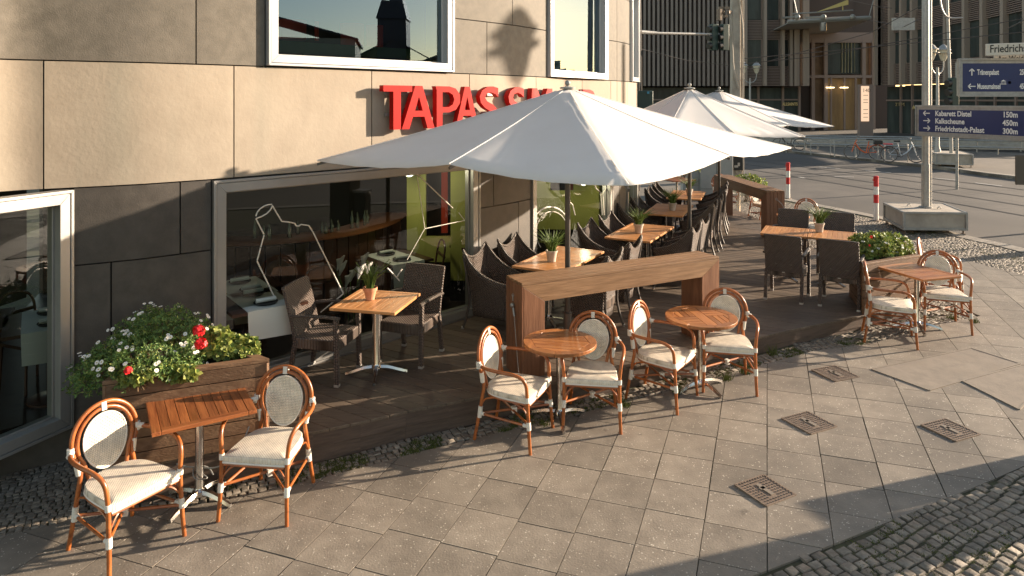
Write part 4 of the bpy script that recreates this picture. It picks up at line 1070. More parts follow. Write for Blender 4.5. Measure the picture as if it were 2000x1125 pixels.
m = MB(); m.tube([(-.03+.0*a, .0+.02*cos(a), .80+.02*sin(a)) for a in [i*pi/5 for i in range(10)]], .004, 6, closed=True); m.tube(smoothp([(-.03,-.02,.78),(-.06,-.1,.7),(-.08,-.18,.55)], 4), .006, 6); m.build('cable_lock', M['galv'], t2)

# umbrellas
def umbrella(cx, cy, apex, corners, lab, zc, pr=.03, sag=.05):
    t = thing('parasol', lab, 'parasol', (cx, cy, 0), 0, 'white parasols over the terrace')
    A = Vector((0, 0, apex)); C = [Vector((x-cx, y-cy, z)) for x, y, z in corners]; R_ = []
    for i in range(4):
        a, b = C[i], C[(i+1) % 4]; md = (a+b)/2; md.z += .055; md.x *= .985; md.y *= .985; R_ += [a, md]
    m = MB(); n = 10
    for i in range(8):
        p, q = R_[i], R_[(i+1) % 8]; vs = []; idx = {}
        for r in range(n+1):
            f = r/n
            for c in range(r+1):
                g = c/r if r else 0; e = p.lerp(q, g); v = A.lerp(e, f)
                v.z -= sag*4*g*(1-g)*f*(.6+.4*f)+.006*sin(pi*g)*sin(g*31+i)*f*f+.05*sin(pi*f)*.9*(1 if True else 0)*.5
                if f == 1: v.x *= 1-.03*4*g*(1-g)*.5; v.y *= 1-.03*4*g*(1-g)*.5
                idx[(r, c)] = len(vs); vs.append(v)
        fs = []
        for r in range(n):
            for c in range(r+1):
                fs.append((idx[(r,c)], idx[(r+1,c)], idx[(r+1,c+1)]))
                if c < r: fs.append((idx[(r,c)], idx[(r+1,c+1)], idx[(r,c+1)]))
        m.add(vs, fs)
    o = m.build('canopy', M['canvas'], t, ang=4); 
    w_ = o.modifiers.new('weld', 'WELD'); w_.merge_threshold = .0005
    s_ = o.modifiers.new('solid', 'SOLIDIFY'); s_.thickness = .004
    m = MB()
    for p in R_:
        m.tube([A.lerp(p, f/20)+Vector((0,0,.005-.0225*sin(pi*f/20))) for f in range(1, 21)], .0045, 5)
    m.build('seam', M['canvas'], o)
    m = MB(); m.lathe([(.02,0),(pr,.02),(pr,apex-.02)], 16); m.lathe([(.055,0),(.055,.012),(.05,.02)], 16); m.lathe([(pr+.015,apex-.75),(pr+.018,apex-.6),(pr+.01,apex-.58)], 12)
    m.lathe([(pr+.016,.0),(pr+.016,.42),(pr+.02,.425),(pr+.004,.43)], 16)
    m.build('pole', M['pole'], t)
    m = MB()
    for p in R_:
        e = p-Vector((0,0,.035)); m.bar(A-Vector((0,0,.06)), e, .018, .024); mid = (A-Vector((0,0,.06))).lerp(e, .5); m.bar(mid, (0,0,apex-.62), .014, .018)
    m.build('ribs', M['pole'], t)
    m = MB(); m.lathe([(.085,apex-.012),(.088,apex+.004),(.04,apex+.012),(.012,apex+.018),(.012,apex+.03)], 20); m.ball((0,0,apex+.052), .032, 10); m.build('finial', M['plastic'], t)
    return t
UA = (.62, 7.6)
umbrella(*UA, 2.925, [(.82,4.79,2.19),(3.50,8.55,2.19),(.15,10.35,2.19),(-1.92,6.72,2.19)][::1], 'large white square parasol over the near terrace', 2.2)
# second and third, turned about their poles
def corners(cx, cy, r, phi, z): return [(cx+r*cos(radians(phi+90*k)), cy+r*sin(radians(phi+90*k)), z) for k in range(4)]
umbrella(2.86, 11.0, 2.98, corners(2.86, 11.0, 1.72, -27, 2.24), 'white parasol second in the row, partly behind the large one', 2.2, sag=.03)
umbrella(4.40, 14.5, 2.985, corners(4.40, 14.5, 2.3, -9, 2.24), 'white parasol furthest along the row', 2.2, sag=.03)
# ------------------------------------------------------------------ planters and flowers
def planter(poly, z0, z1, lab, fronts, rim=.075):
    cx = sum(p[0] for p in poly)/len(poly); cy = sum(p[1] for p in poly)/len(poly)
    t = thing('planter_box', lab, 'planter', (cx, cy, z0)); m = MB(); n = len(poly); nb = round((z1-z0)/.115)
    for i in range(n):
        a = Vector(poly[i]); b = Vector(poly[(i+1) % n]); d = (b-a).normalized(); nn = Vector((d.y, -d.x))
        for k in range(nb):
            h = (z1-z0-.03)/nb; z = z0+h*(k+.5); p = a-nn*.012+d*.002; q = b-nn*.012-d*.002
            m.bar((p.x, p.y, z), (q.x, q.y, z), .022, h-.008)
    m.build('side_boards', M['planter'], t, world=True, smooth=False, bevel=.002)
    m = MB()
    inner = []
    C = Vector((cx, cy))
    for i in range(n):
        p = Vector(poly[i]); a = (Vector(poly[i-1])-p).normalized(); b = (Vector(poly[(i+1) % n])-p).normalized(); bis = (a+b).normalized(); s_ = abs(a.cross(bis)) if hasattr(a, 'cross') else 1
        inner.append(p+bis*(rim/max(.35, s_)))
    for i in range(n):
        j = (i+1) % n; m.prism([tuple(poly[i]), tuple(poly[j]), tuple(inner[j]), tuple(inner[i])], z1-.03, z1)
    m.build('rim', M['planter'], t, world=True, smooth=False, bevel=.003)
    m = MB(); m.prism([tuple(p) for p in inner], z1-.12, z1-.05); m.build('soil', M['soil'], t, world=True, smooth=False)
    return t
PA = [(-3.07,5.11),(-1.98,5.57),(-2.60,6.02),(-3.12,6.22)]
planter(PA, -.01, .68, 'brown timber planter box filled with white and red flowers at left', None)
PB = [(4.56,8.86),(5.62,9.38),(5.42,10.05),(4.80,9.72)]
planter(PB, -.0, .66, 'brown timber planter box at the right corner of the deck', None)

def bush(name, cat, lab, lobes, n, lsize, mats, z0, seed, narrow=.28, stems=True, petals=None):
    """lobes: (x, y, z, rx, ry, rz). Clusters of small leaves fill a shell of the lobes."""
    rnd = random.Random(seed); cx = sum(l[0] for l in lobes)/len(lobes); cy = sum(l[1] for l in lobes)/len(lobes)
    t = thing(name, lab, cat, (cx, cy, z0)); m = MB(); tips = []
    def inlobe(p, k): return any(i != k and ((p.x-l[0])/l[3])**2+((p.y-l[1])/l[4])**2+((p.z-l[2])/l[5])**2 < .7 for i, l in enumerate(lobes))
    tot = sum(l[3]*l[4]+l[3]*l[5] for l in lobes)
    for k, l in enumerate(lobes):
        for _ in range(int(n*(l[3]*l[4]+l[3]*l[5])/tot)):
            u = rnd.uniform(-.35, 1); a = rnd.uniform(0, 2*pi); s_ = sqrt(max(0, 1-u*u)); d = Vector((s_*cos(a), s_*sin(a), u))
            r = rnd.uniform(.80, 1.04)+.06*sin(d.x*9+k)+.06*sin(d.y*8+d.z*7)
            if rnd.random() < .3: r *= rnd.uniform(.55, .9)
            p = Vector((l[0]+d.x*l[3]*r, l[1]+d.y*l[4]*r, l[2]+d.z*l[5]*r))
            if p.z < z0-.1 or inlobe(p, k): continue
            ax = (Vector((d.x/l[3], d.y/l[4], d.z/l[5])).normalized()+Vector((rnd.uniform(-.7,.7), rnd.uniform(-.7,.7), rnd.uniform(-.2,.9)))*.7).normalized()
            if r > .95: tips.append((p, ax))
            sd_ = ax.orthogonal().normalized(); 
            for j in range(5):
                q = Matrix.Rotation(2*pi*j/5+rnd.uniform(0,1), 3, ax) @ sd_
                dr = (q*rnd.uniform(.6,1)+ax*rnd.uniform(.3,.9)).normalized(); ln = lsize*rnd.uniform(.7,1.3); wv = dr.cross(ax).normalized()*ln*narrow
                m.mi = 0 if rnd.random() < .85 or len(mats) < 2 else 1
                m.add([p, p+dr*ln*.55+wv, p+dr*ln, p+dr*ln*.55-wv], [(0,1,2,3)])
    m.build('foliage', mats, t, world=True, smooth=False)
    m = MB()
    for k, l in enumerate(lobes):
        for _ in range(16):
            a = rnd.uniform(0, 2*pi); q = Vector((l[0]+cos(a)*l[3]*.8*rnd.random(), l[1]+sin(a)*l[4]*.8*rnd.random(), l[2]+l[5]*.6)); m.tube([(l[0]+rnd.uniform(-.08,.08), l[1]+rnd.uniform(-.08,.08), z0-.02), tuple(q.lerp(Vector((l[0],l[1],z0)), .5)), q], [.005,.004,.002], 5)
    m.build('stems', M['twig'], t, world=True)
    return t, tips, rnd
def daisy(par, p, ax, r, mt=None):
    m = MB(); ax = ax.normalized(); s_ = ax.orthogonal().normalized(); k = 9
    m.mi = 0
    for j in range(k):
        d = Matrix.Rotation(2*pi*j/k+U(-.1,.1), 3, ax) @ s_; w_ = d.cross(ax)*r*.34; m.add([p+d*r*.15, p+d*r*.7+w_+ax*r*.1, p+d*r+ax*r*.05, p+d*r*.7-w_+ax*r*.1], [(0,1,2,3)])
    m.mi = 1; m.add([p+ax*r*.2]+[p+(Matrix.Rotation(2*pi*j/6, 3, ax) @ s_)*r*.24+ax*r*.1 for j in range(6)], [(0, 1+j, 1+(j+1) % 6) for j in range(6)])
    return m.build('flower', [M['petal'], M['yel']], par, world=True, smooth=False)
def geranium(par, p, r, n=34):
    m = MB()
    for _ in range(n):
        d = Vector((U(-1,1), U(-1,1), U(-.5,1))).normalized(); c = Vector(p)+d*r*U(.6,1); s_ = d.orthogonal().normalized(); q = d.cross(s_)
        for j in range(5):
            e = s_*cos(j*1.257)+q*sin(j*1.257); f = d.cross(e)*r*.2; m.add([c, c+e*r*.3+f, c+e*r*.5+d*r*.06, c+e*r*.3-f], [(0,1,2,3)])
    return m.build('flower_head', M['rpetal'], par, world=True, smooth=False)
LB = [(-2.97,5.36,.70,.34,.24,.25),(-2.82,5.64,.78,.30,.27,.27),(-3.05,5.72,.75,.25,.25,.27),(-3.24,5.32,.61,.19,.18,.2),(-2.68,5.52,.68,.18,.18,.17)]
t, tips, rnd = bush('daisy_bush', 'flowering plant', 'big mound of feathery green leaves with white daisies in the left planter', LB, 5600, .026, [M['leaf'], M['leaf2']], .62, 11, .17)
rnd.shuffle(tips); cnt = 0; acc = []
for p, ax in tips:
    if cnt >= 96: break
    if ax.y > .35 or ax.z < 0: continue
    near = sum(1 for q in acc if (q-p).length < .05)
    if near > 1: continue
    daisy(t, p+ax*.03, (ax+Vector((.1,-.35,.5))).normalized(), U(.013,.021)); acc.append(p); cnt += 1
    if rnd.random() < .55 and cnt < 96:
        q = p+Vector((U(-.04,.04), U(-.04,.04), U(0,.012))); daisy(t, q+ax*.03, (ax+Vector((.1,-.4,.4))).normalized(), U(.012,.019)); cnt += 1
LG = [(-2.45,5.68,.72,.15,.13,.15),(-2.25,5.72,.69,.12,.09,.10),(-2.62,5.34,.64,.15,.07,.05)]
t, tips, rnd = bush('geranium', 'flowering plant', 'yellowing geranium with red flower heads at the right end of the left planter', LG, 900, .040, [M['leaf2'], M['leaf']], .62, 12, .42)
for px, py, tt in ((388,646,5.50),(392,672,5.42)): geranium(t, dp(px, py, tt), 0.048)
o, tips, rnd = bush('geranium', 'flowering plant', 'small geranium with one red flower head hanging over the planter front', [(-2.86,5.18,.68,.12,.06,.07)], 90, .04, [M['leaf2'], M['leaf']], .62, 13, .42)
geranium(o, dp(250, 724, 5.02), .028)
LC = [(5.05,9.52,.72,.34,.26,.20),(5.32,9.62,.70,.28,.24,.20),(4.86,9.46,.68,.20,.2,.16)]
t, tips, rnd = bush('daisy_bush', 'flowering plant', 'bright green flowering bush in the right planter box', LC, 1500, .045, [M['leaf2'], M['leaf']], .60, 14, .25)
rnd.shuffle(tips)
for p, ax in tips[:26]:
    if ax.z > 0: daisy(t, p+ax*.03, (ax+Vector((.1,-.35,.5))).normalized(), U(.018,.026))
for px, py in ((1702,463),(1698,480)): geranium(t, dp(px, py, 9.3), .022, 16)
t, tips, rnd = bush('shrub', 'plant', 'green shrub behind the far table at the end of the terrace', [(4.75,18.9,.95,.4,.3,.3)], 260, .07, [M['leaf2'], M['leaf']], .5, 15, .3)
t, tips, rnd = bush('shrub', 'plant', 'bright green ground shrub seen through the far bar beam', [(6.7,19.5,.35,.55,.4,.3)], 260, .07, [M['leaf2'], M['leaf']], -.1, 16, .3)

# ------------------------------------------------------------------ inside the café
def cloth_table(x, y, rz, lab, s_=.75):
    t = thing('dining_table', lab, 'table', (x, y, -.035), rz, 'laid tables inside the café')
    m = MB(); m.box((0,0,.74), (s_,s_,.03)); m.lathe([(.2,0),(.2,.02),(.04,.04),(.04,.73)], 14); m.build('table', M['dkwood'], t)
    m = MB(); m.box((0,0,.757), (s_*.62,s_+.01,.006))
    for e in (1,-1): m.ext([(-s_*.31,e*(s_/2+.006),.76),(s_*.31,e*(s_/2+.006),.76),(s_*.29,e*(s_/2+.015),.46),(-s_*.30,e*(s_/2+.02),.48)], (0,.004,0))
    m.build('table_runner', M['cloth'], t)
    m = MB(); m.lathe([(.05,.762),(.11,.768),(.12,.78),(.118,.782),(.06,.772)], 20, (0,-.2,0)); m.lathe([(.05,.762),(.11,.768),(.12,.78),(.118,.782),(.06,.772)], 20, (0,.2,0)); m.build('plate', M['black'], t)
    for e in (-.2,.2):
        m = MB(); m.tube([(-.1,e,.80),(.1,e,.80)], .022, 8); m.build('napkin', M['cloth'], t)
    return t
for x, y, a, lab in ((-2.95,7.55,38,'laid white-runner table behind the left part of the large window, further in'),(-2.62,7.08,38,'laid white-runner table just behind the large window, at lower left'),
                     (-4.35,6.45,35,'laid table seen through the leftmost window'),(-1.55,8.95,40,'bare table in the middle of the room behind the large window'),(-5.1,6.3,30,'laid table at the far left of the leftmost window'),(-.6,9.95,50,'laid table behind the green wall near the second window')):
    cloth_table(x, y, radians(a), lab)
m = MB(); top = []
t = thing('bar_counter', 'curved brown bar counter behind the large window', 'counter', (-2.6,9.2,-.035), 0)
ctr = smoothp([(-3.9,8.5,0),(-3.1,8.6,0),(-2.4,9.0,0),(-2.0,9.7,0),(-1.9,10.6,0)], 5)
m.tube([(p.x, p.y, 1.02) for p in ctr], .30, 12, sy=.09); m.build('counter_top', M['barwood'], t, world=True)
m = MB()
for a, b in zip(ctr[:-1], ctr[1:]): m.bar((a.x, a.y, .48), (b.x, b.y, .48), .35, 1.0)
m.build('counter_front', M['dkwood'], t, world=True)
for k in range(14):
    f = (k+.5)/14*12+3; i = int(f); p = ctr[i].lerp(ctr[min(i+1, len(ctr)-1)], f-i)
    o = MB(); hb = U(.14,.24); rb = U(.018,.03); o.lathe([(rb,0),(rb,hb*.6),(rb*.4,hb*.75),(rb*.4,hb)], 10, (p.x+U(-.12,.12), p.y+U(-.1,.1), 1.05))
    tag(o.build('bottle', M['bottle'], world=True), 'glinting small bottle in the cluster on the curved bar counter', 'bottle', 'bottles on the bar counter')
t = thing('calla_lilies', 'bunch of white calla lilies standing behind the large window', 'flowers', (-1.84,7.80,-.035))
m = MB(); m.lathe([(.06,0),(.07,.3),(.06,.55),(.065,.56)], 16); m.build('vase', M['bottle'], t)
ms = MB(); 
for k in range(7):
    a = k*.9; x, y = .05*cos(a), .05*sin(a); hx, hy = .16*cos(a), .12*sin(a); h = .80+.1*sin(k*2.1)
    ms.tube([(x,y,.1),(x*1.5,y*1.5,.5),(hx,hy,h)], .007, 6); 
    o = MB(); o.lathe([(.006,0),(.018,.04),(.032,.09),(.05,.13),(.046,.13)], 12, (hx,hy,h)); o.v = [(vx+(vz-h)*.3, vy, vz+(.04 if vx > hx and vz > h+.1 else 0)) for vx, vy, vz in o.v]; o.build('bloom', M['petal'], t)
ms.build('stems', M['grass'], t)
for x, y, a, lab in ((-3.3,7.0,150,'dark wooden chair inside, left of the laid tables'),(-2.1,7.75,-60,'dark wooden chair inside, behind the wicker armchair'),(-4.75,6.75,-20,'dark wooden chair inside the leftmost window'),(-1.2,9.3,200,'dark wooden chair inside, before the green wall')):
    def wchair(label, group):
        t = thing('wooden_chair', label, 'chair', group=group); m = MB(); m.box((0,0,.45), (.4,.4,.03)); m.build('seat', M['dkwood'], t)
        for sx in (-.17,.17):
            for sy in (-.17,.17): m = MB(); m.tube([(sx*1.1,sy*1.1,0),(sx,sy,.45)], .014, 6); m.build('leg', M['dkwood'], t)
        m = MB(); m.tube(smoothp([(-.19,.17,.45),(-.24,.19,.75),(-.26,.1,.88),(-.26,-.1,.88),(-.24,-.19,.75),(-.19,-.17,.45)], 4), .014, 6); m.tube([(-.24,.18,.7),(-.24,-.18,.7)], .02, 6); m.build('backrest', M['dkwood'], t)
        return t
    place('wchair', wchair, (x, y, -.035), radians(a), lab, 'wooden chairs inside the café')

# ------------------------------------------------------------------ signs, posts, street furniture
def ballast(c, z0, z1, lab):
    cx = sum(p[0] for p in c)/4; cy = sum(p[1] for p in c)/4
    t = thing('ballast_block', lab, 'concrete block', (cx, cy, z0)); m = MB(); C = Vector((cx, cy))
    inn_ = [tuple(C+(Vector(p)-C)*.985) for p in c]; m.prism(inn_, z0+.09, z1-.006); m.build('concrete', M['conc'], t, world=True, smooth=False)
    m = MB()
    for i in range(4):
        a, b = c[i], c[(i+1) % 4]
        for z in (z0+.11, z1-.02): m.bar((a[0], a[1], z), (b[0], b[1], z), .045, .05)
        m.bar((a[0], a[1], z0+.085), (a[0], a[1], z1), .05, .05, (1,0,0))
    m.build('frame', M['galv'], t, world=True, bevel=.003)
    for i in range(4):
        a = C+(Vector(c[i])-C)*.93; q = MB(); q.lathe([(.05,0),(.05,.012),(.018,.02),(.018,.1)], 12, (a.x, a.y, z0)); q.build('foot', M['iron'], t, world=True)
    for s_ in (-.22, .22):
        q = MB(); q.tube([(cx+s_+.04*cos(a), cy-s_*.9, z1+.05*sin(a)-.004) for a in [pi*i/8 for i in range(9)]], .009, 6); q.build('lifting_eye', M['galv'], t, world=True)
    return t
B1 = [(8.42,14.67),(9.72,14.60),(10.05,15.9),(8.72,15.98)]
ballast(B1, gz(9.2), .38, 'large concrete ballast block in a steel frame at the foot of the signpost')
B2 = [(17.35,27.9),(18.5,27.4),(19.2,29.2),(18.0,29.6)]
ballast(B2, gz(18.2)+.02, .60, 'smaller concrete ballast block across the street')
def board(name, lab, A, B, z0, z1, lines, nums, marg, tsz, post, sxx=.8, gap=.75):
    """A-B ground line of the board, left to right in the photo"""
    A = Vector(A); B = Vector(B); d = (B-A).normalized(); n = Vector((d.y, -d.x)); L = (B-A).length
    t = thing(name, lab, 'sign', (post[0], post[1], post[2]))
    def P(s_, z, o=0): q = A+d*s_+n*o; return (q.x, q.y, z)
    m = MB(); h = z1-z0; m.ext([P(0,z0), P(L,z0), P(L,z1), P(0,z1)], tuple((-n*.06).to_3d())); m.build('panel', M['galv'], t, world=True, smooth=False, bevel=.012)
    m = MB(); fw = marg
    m.ext([P(fw,z0+fw,.002), P(L-fw,z0+fw,.002), P(L-fw,z1-fw,.002), P(fw,z1-fw,.002)], tuple((-n*.004).to_3d())); m.build('blue_face', M['sign_blue'], t, world=True, smooth=False)
    m = MB()
    for z in (z0+.012, z1-.012): m.bar(P(0,z,.004), P(L,z,.004), .02, .05)
    for s_ in (.02, L-.02): m.bar(P(s_,z0,.004), P(s_,z1,.004), .05, .02, (d.x, d.y, 0))
    m.build('edge', M['galv'], t, world=True, bevel=.004)
    x3 = (d.x, d.y, 0)
    for k, (ar, tx, nm) in enumerate(lines):
        zz = z1-fw-(h-2*fw)*(k+.80)/len(lines); s0 = fw+tsz*.7
        am = MB(); s1 = s0+tsz*.95; zc = zz+tsz*.33
        th = tsz*.13
        def seg(a, b): am.bar(P(a[0], a[1], .006), P(b[0], b[1], .006), .004, th, tuple(Vector((d.x*(b[1]-a[1])*-1, d.y*(b[1]-a[1])*-1, (b[0]-a[0]))).normalized()) if (a != b) else (0,0,1))
        hw = tsz*.33
        if ar == '<': S_ = [((s0, zc), (s1, zc)), ((s0+hw, zc+hw), (s0, zc)), ((s0+hw, zc-hw), (s0, zc))]
        elif ar == '>': S_ = [((s0, zc), (s1, zc)), ((s1-hw, zc+hw), (s1, zc)), ((s1-hw, zc-hw), (s1, zc))]
        else: sm_ = (s0+s1)/2; S_ = [((sm_, zc-tsz*.45), (sm_, zc+tsz*.45)), ((sm_-hw, zc+tsz*.12), (sm_, zc+tsz*.45)), ((sm_+hw, zc+tsz*.12), (sm_, zc+tsz*.45))]
        for a, b in S_: seg(a, b)
        am.build('arrow', M['white'], t, world=True)
        text('lettering', tx, tsz, M['white'], t, P(s1+tsz*gap, zz, .004), x3, sx=sxx, extr=.001, offset=.004)
        if nm: text('lettering', nm, tsz, M['white'], t, P(nums, zz, .004), x3, sx=sxx, extr=.001, offset=.004, align='LEFT')
    return t, P, L
AL = dp(1787.5, 200, 15.25); BL = dp(2010, 200, 13.15)
s1, P1, LL1 = board('direction_sign', 'lower blue direction sign naming Kabarett Distel, Kalkscheune and Friedrichstadt-Palast', AL.to_2d(), BL.to_2d(), 2.0, 2.66, [('<','Kabarett Distel','150m'),('>','Kalkscheune','450m'),('>','Friedrichstadt-Palast','300m')], 1.83, .085, .155, (9.27,15.3,.38))
m = MB(); m.lathe([(.085,.38),(.085,1.35),(.075,1.36),(.075,6.6)], 20, (9.27,15.3,0)); m.lathe([(.035,.38),(.035,6.6)], 12, (9.41,15.36,0)); m.lathe([(.14,.38),(.14,.40),(.1,.41)], 16, (9.27,15.3,0)); m.build('post', M['galv'], s1, world=True)
AL = dp(1871, 150, 15.0); BL = dp(2090, 150, 14.9)
s2, P2, LL2 = board('direction_sign', 'upper blue direction sign naming Tränenpalast and Museumsinsel', AL.to_2d(), BL.to_2d(), 2.87, 3.69, [('^','Tränenpalast','250m'),('<','Museumsinsel','450m')], 1.315, .10, .165, (12.2,15.25,.1), .54, .22)
s2['label'] = 'upper blue direction sign naming Tränenpalast and Museumsinsel, in a thick steel frame'
# museum pictogram
m = MB(); q = dp(1963, 161, 14.9); zc = q.z; s0 = (q.to_2d()-AL.to_2d()).length
for k in range(4): m.bar(P2(s0-.045+.03*k, zc-.03, .006), P2(s0-.045+.03*k, zc+.02, .006), .012, .004, (1,0,0))
m.bar(P2(s0-.06, zc-.035, .006), P2(s0+.06, zc-.035, .006), .004, .012); m.ext([P2(s0-.06, zc+.025, .006), P2(s0+.06, zc+.025, .006), P2(s0, zc+.06, .006)], (0,-.002,0))
m.lathe([(.03,-.002),(.03,.002)], 14, P2(s0+.13, zc, .006)); n0 = len(m.v)-28
m.v[n0:] = [(P2(s0+.13,zc,.006)[0]+(v[0]-P2(s0+.13,zc,.006)[0]), P2(s0+.13,zc,.006)[1]-.004, zc+(v[1]-P2(s0+.13,zc,.006)[1])) for v in m.v[n0:]]
m.build('pictogram', M['white'], s2, world=True, smooth=False)
m = MB(); m.lathe([(.06,gz(12.2)),(.06,6.5)], 16, (12.25,15.3,0)); m.build('post', M['galv'], s2, world=True)
def namesign(lab, x0, x1, y0, y1, t_, tx, ts, th=.03, tilt=0):
    A = dp(x0, y1, t_); B = dp(x1, y0, t_-.1); t = thing('street_name_sign', lab, 'sign', tuple(A), 0, 'white street name signs')
    z0, z1 = A.z, B.z; rise = tilt*(B.x-A.x)
    P_ = [(A.x,A.y,z0),(B.x,B.y,z0+rise),(B.x,B.y,z1+rise),(A.x,A.y,z1)]
    m = MB(); m.ext(P_, (0,th,0)); m.build('panel', mat('cream_sign', (.62,.57,.48), .5), t, world=True, smooth=False, bevel=.01)
    text('lettering', tx, ts, M['black'], t, (A.x+.07, A.y-.008, z0+(z1-z0)*.27), (B.x-A.x, B.y-A.y, rise), sx=.82, extr=.001, offset=.0025)
    return t
namesign('white street name sign reading Friedrichstraße, at upper right', 1926, 2105, 85, 109, 14.7, 'Friedrichstraße', .235, tilt=.03)
namesign('white street name sign reading Am Weidendamm, half hidden behind the blue sign', 1942, 2105, 107, 124, 15.1, 'Am Weidendamm', .17, tilt=.02)
t = thing('traffic_sign', 'dark back of a rounded metal sign at the right edge', 'sign', (10.25,13.6,gz(10)))
A = dp(1984, 303, 13.6); B = dp(2040, 361, 13.6)
m = MB(); m.ext([(A.x,13.6,B.z),(B.x,13.5,B.z),(B.x,13.5,A.z),(A.x,13.6,A.z)], (0,.03,0)); m.build('panel', mat('signback', (.10,.085,.07), .5, metal=.3), t, world=True, bevel=.012)
m = MB(); m.lathe([(.03,gz(10.4)),(.03,2.6)], 12, (10.45,13.68,0)); m.build('post', M['galv'], t, world=True)

def bollard(label, group):
    t = thing('bollard', label, 'bollard', group=group); m = MB(); r = .055
    for z0, z1, mi in ((0,.43,0),(.43,.63,1),(.63,.82,0),(.82,1.04,1)): m.mi = mi; m.lathe([(r,z0),(r,z1)], 18)
    m.build('post', [M['white'], M['bred']], t)
    m = MB(); m.lathe([(r+.002,1.03),(r+.004,1.06),(.03,1.075)], 16); m.box((-.055,0,.98), (.035,.04,.05)); m.box((0,-.055,.965), (.03,.012,.07)); m.build('cap', M['bred'], t)
    m = MB(); m.lathe([(.11,0),(.11,.012),(.065,.02)], 16); m.build('base_plate', M['iron'], t); return t
for x, y, lab in ((*gp(1539,388), 'red and white bollard further away, near the far bar frame'), (*gp(1711,431), 'red and white bollard nearer, beside the large concrete block')):
    place('bollard', bollard, G(x, y, -.003), 0, lab, 'red and white bollards at the kerb')

def lamp(label, group, H=5.0):
    t = thing('street_lamp', label, 'street lamp', group=group)
    m = MB(); m.lathe([(.13,0),(.13,.6),(.08,.8),(.065,2.5),(.05,H-.9)], 16); m.lathe([(.07,H-1.25),(.075,H-1.2),(.05,H-1.15)], 12); m.build('post', M['galv'], t)
    for s_ in (-1, 1):
        m = MB(); m.tube(smoothp([(0,0,H-1.15),(s_*.22,0,H-1.12),(s_*.38,0,H-.9),(s_*.40,0,H-.62)], 5), .028, 8); m.build('arm', M['galv'], t)
        m = MB(); m.lathe([(.07,H-.62),(.13,H-.5),(.20,H-.25),(.21,H-.12),(.14,H-.1)], 18, (s_*.40,0,0)); hd = m.build('lantern', M['lampglass'], t)
        m = MB(); m.lathe([(.27,H-.16),(.27,H-.14),(.2,H-.09),(.12,H+.02),(.04,H+.08)], 20, (s_*.40,0,0)); m.lathe([(.30,H-.30),(.30,H-.285)], 20, (s_*.40,0,0)); m.build('cap', M['galv'], hd)
    return t
place('lamp', lamp, (17.95,28.8,gz(18)+.01), radians(25), 'twin-lantern street lamp behind the signpost across the street', 'twin-lantern street lamps')
place('lamp', lamp, (14.3,41.0,gz(14)+.01), radians(5), 'twin-lantern street lamp far off in front of the ribbed façade', 'twin-lantern street lamps')
o = place('lamp', lamp, (12.3,13.55,gz(12)-.1), radians(-55), 'twin-lantern street lamp outside the picture whose shadow falls on the wall', 'twin-lantern street lamps'); o.scale = (1.25,1.25,1.48)

# concrete mast with mast arm, signals and cable box
Y0 = 24.5; X0 = (1436-1000)/F*Y0
t = thing('tram_mast', 'tall concrete tram mast with cable box behind the parasols', 'mast', (X0, Y0, gz(X0)-.02))
m = MB(); m.box((X0, Y0, 5.5), (.30,.30,12)); m.bar((X0+.20, Y0-.05, -.2), (X0+.20, Y0-.05, 11), .09, .09, (1,0,0)); m.build('mast', M['conc'], t, world=True, bevel=.03)
m = MB(); m.tube([(X0+.235,Y0-.16,-.1),(X0+.235,Y0-.16,11)], .03, 8); m.tube(smoothp([(X0-.02,Y0-.2,7.2),(X0+.1,Y0-.2,6.2),(X0+.2,Y0-.2,5.4),(X0+.22,Y0-.2,4.6)], 4), .03, 6)
m.tube(smoothp([(X0-.25,Y0-.1,6.0),(X0-.18,Y0-.2,4.9),(X0-.12,Y0-.2,3.9),(X0+.05,Y0-.2,3.2)], 4), .035, 6); m.build('conduit', M['conc'], t, world=True)
m = MB(); m.box((X0+.0, Y0-.22, .65), (.36,.14,.72)); bx_ = m.build('cable_box', M['black'], t, world=True, bevel=.01)
m = MB(); m.box((X0-.06, Y0-.293, .43), (.14,.006,.08)); m.box((X0+.03, Y0-.294, .50), (.08,.006,.12)); m.build('sticker', M['pot_w'], bx_, world=False).matrix_parent_inverse = Matrix.Identity(4)
for o in kids(bx_):
    for v in o.data.vertices: v.co -= Vector(t.location)
m = MB()
for r in (.05,.08,.11): m.tube([(X0+.08+r*cos(a), Y0-.2, .26+r*1.2*sin(a)) for a in [pi+pi*i/8 for i in range(9)]], .016, 6)
m.build('cable_loop', M['pot_w'], t, world=True)
# mast arm with two signals seen from behind
Ya = 22.5
A = dp(1246, 64, Ya); B = dp(1424, 68, Y0-.2)
m = MB(); m.tube([A, B], .045, 8); m.tube([dp(1246,62,Ya), dp(1282,65,Ya+.4)], .065, 8); m.build('span_arm', M['galv'], t, world=True)
m = MB()
for k in range(5): q = dp(1408+k*4, 16+8*(k % 3), Y0-.3); m.box(tuple(q), (.16,.1,.10), k); 
m.tube([dp(1405,18,Y0-.4), dp(1405,40,Y0-.4)], .10, 8); m.build('coupler', M['iron'], t, world=True)
def signal(label, group):
    t = thing('traffic_light', label, 'traffic light', group=group); m = MB(); m.box((0,0,.45), (.26,.2,.92)); m.build('housing', M['green_sig'], t, bevel=.02)
    for k in range(3): m = MB(); z = .16+.29*k; m.tube([(-.12,0,z),(-.24,0,z-.02)], [.11,.115], 12, caps=True); m.build('visor', M['black'], t)
    return t
q = dp(1394, 98, 24); place('sig', signal, tuple(q), radians(20), 'left of two green traffic lights hanging on the horizontal arm', 'traffic lights')
q = dp(1415, 98, 24); place('sig', signal, tuple(q), radians(20), 'right of two green traffic lights hanging on the horizontal arm', 'traffic lights')
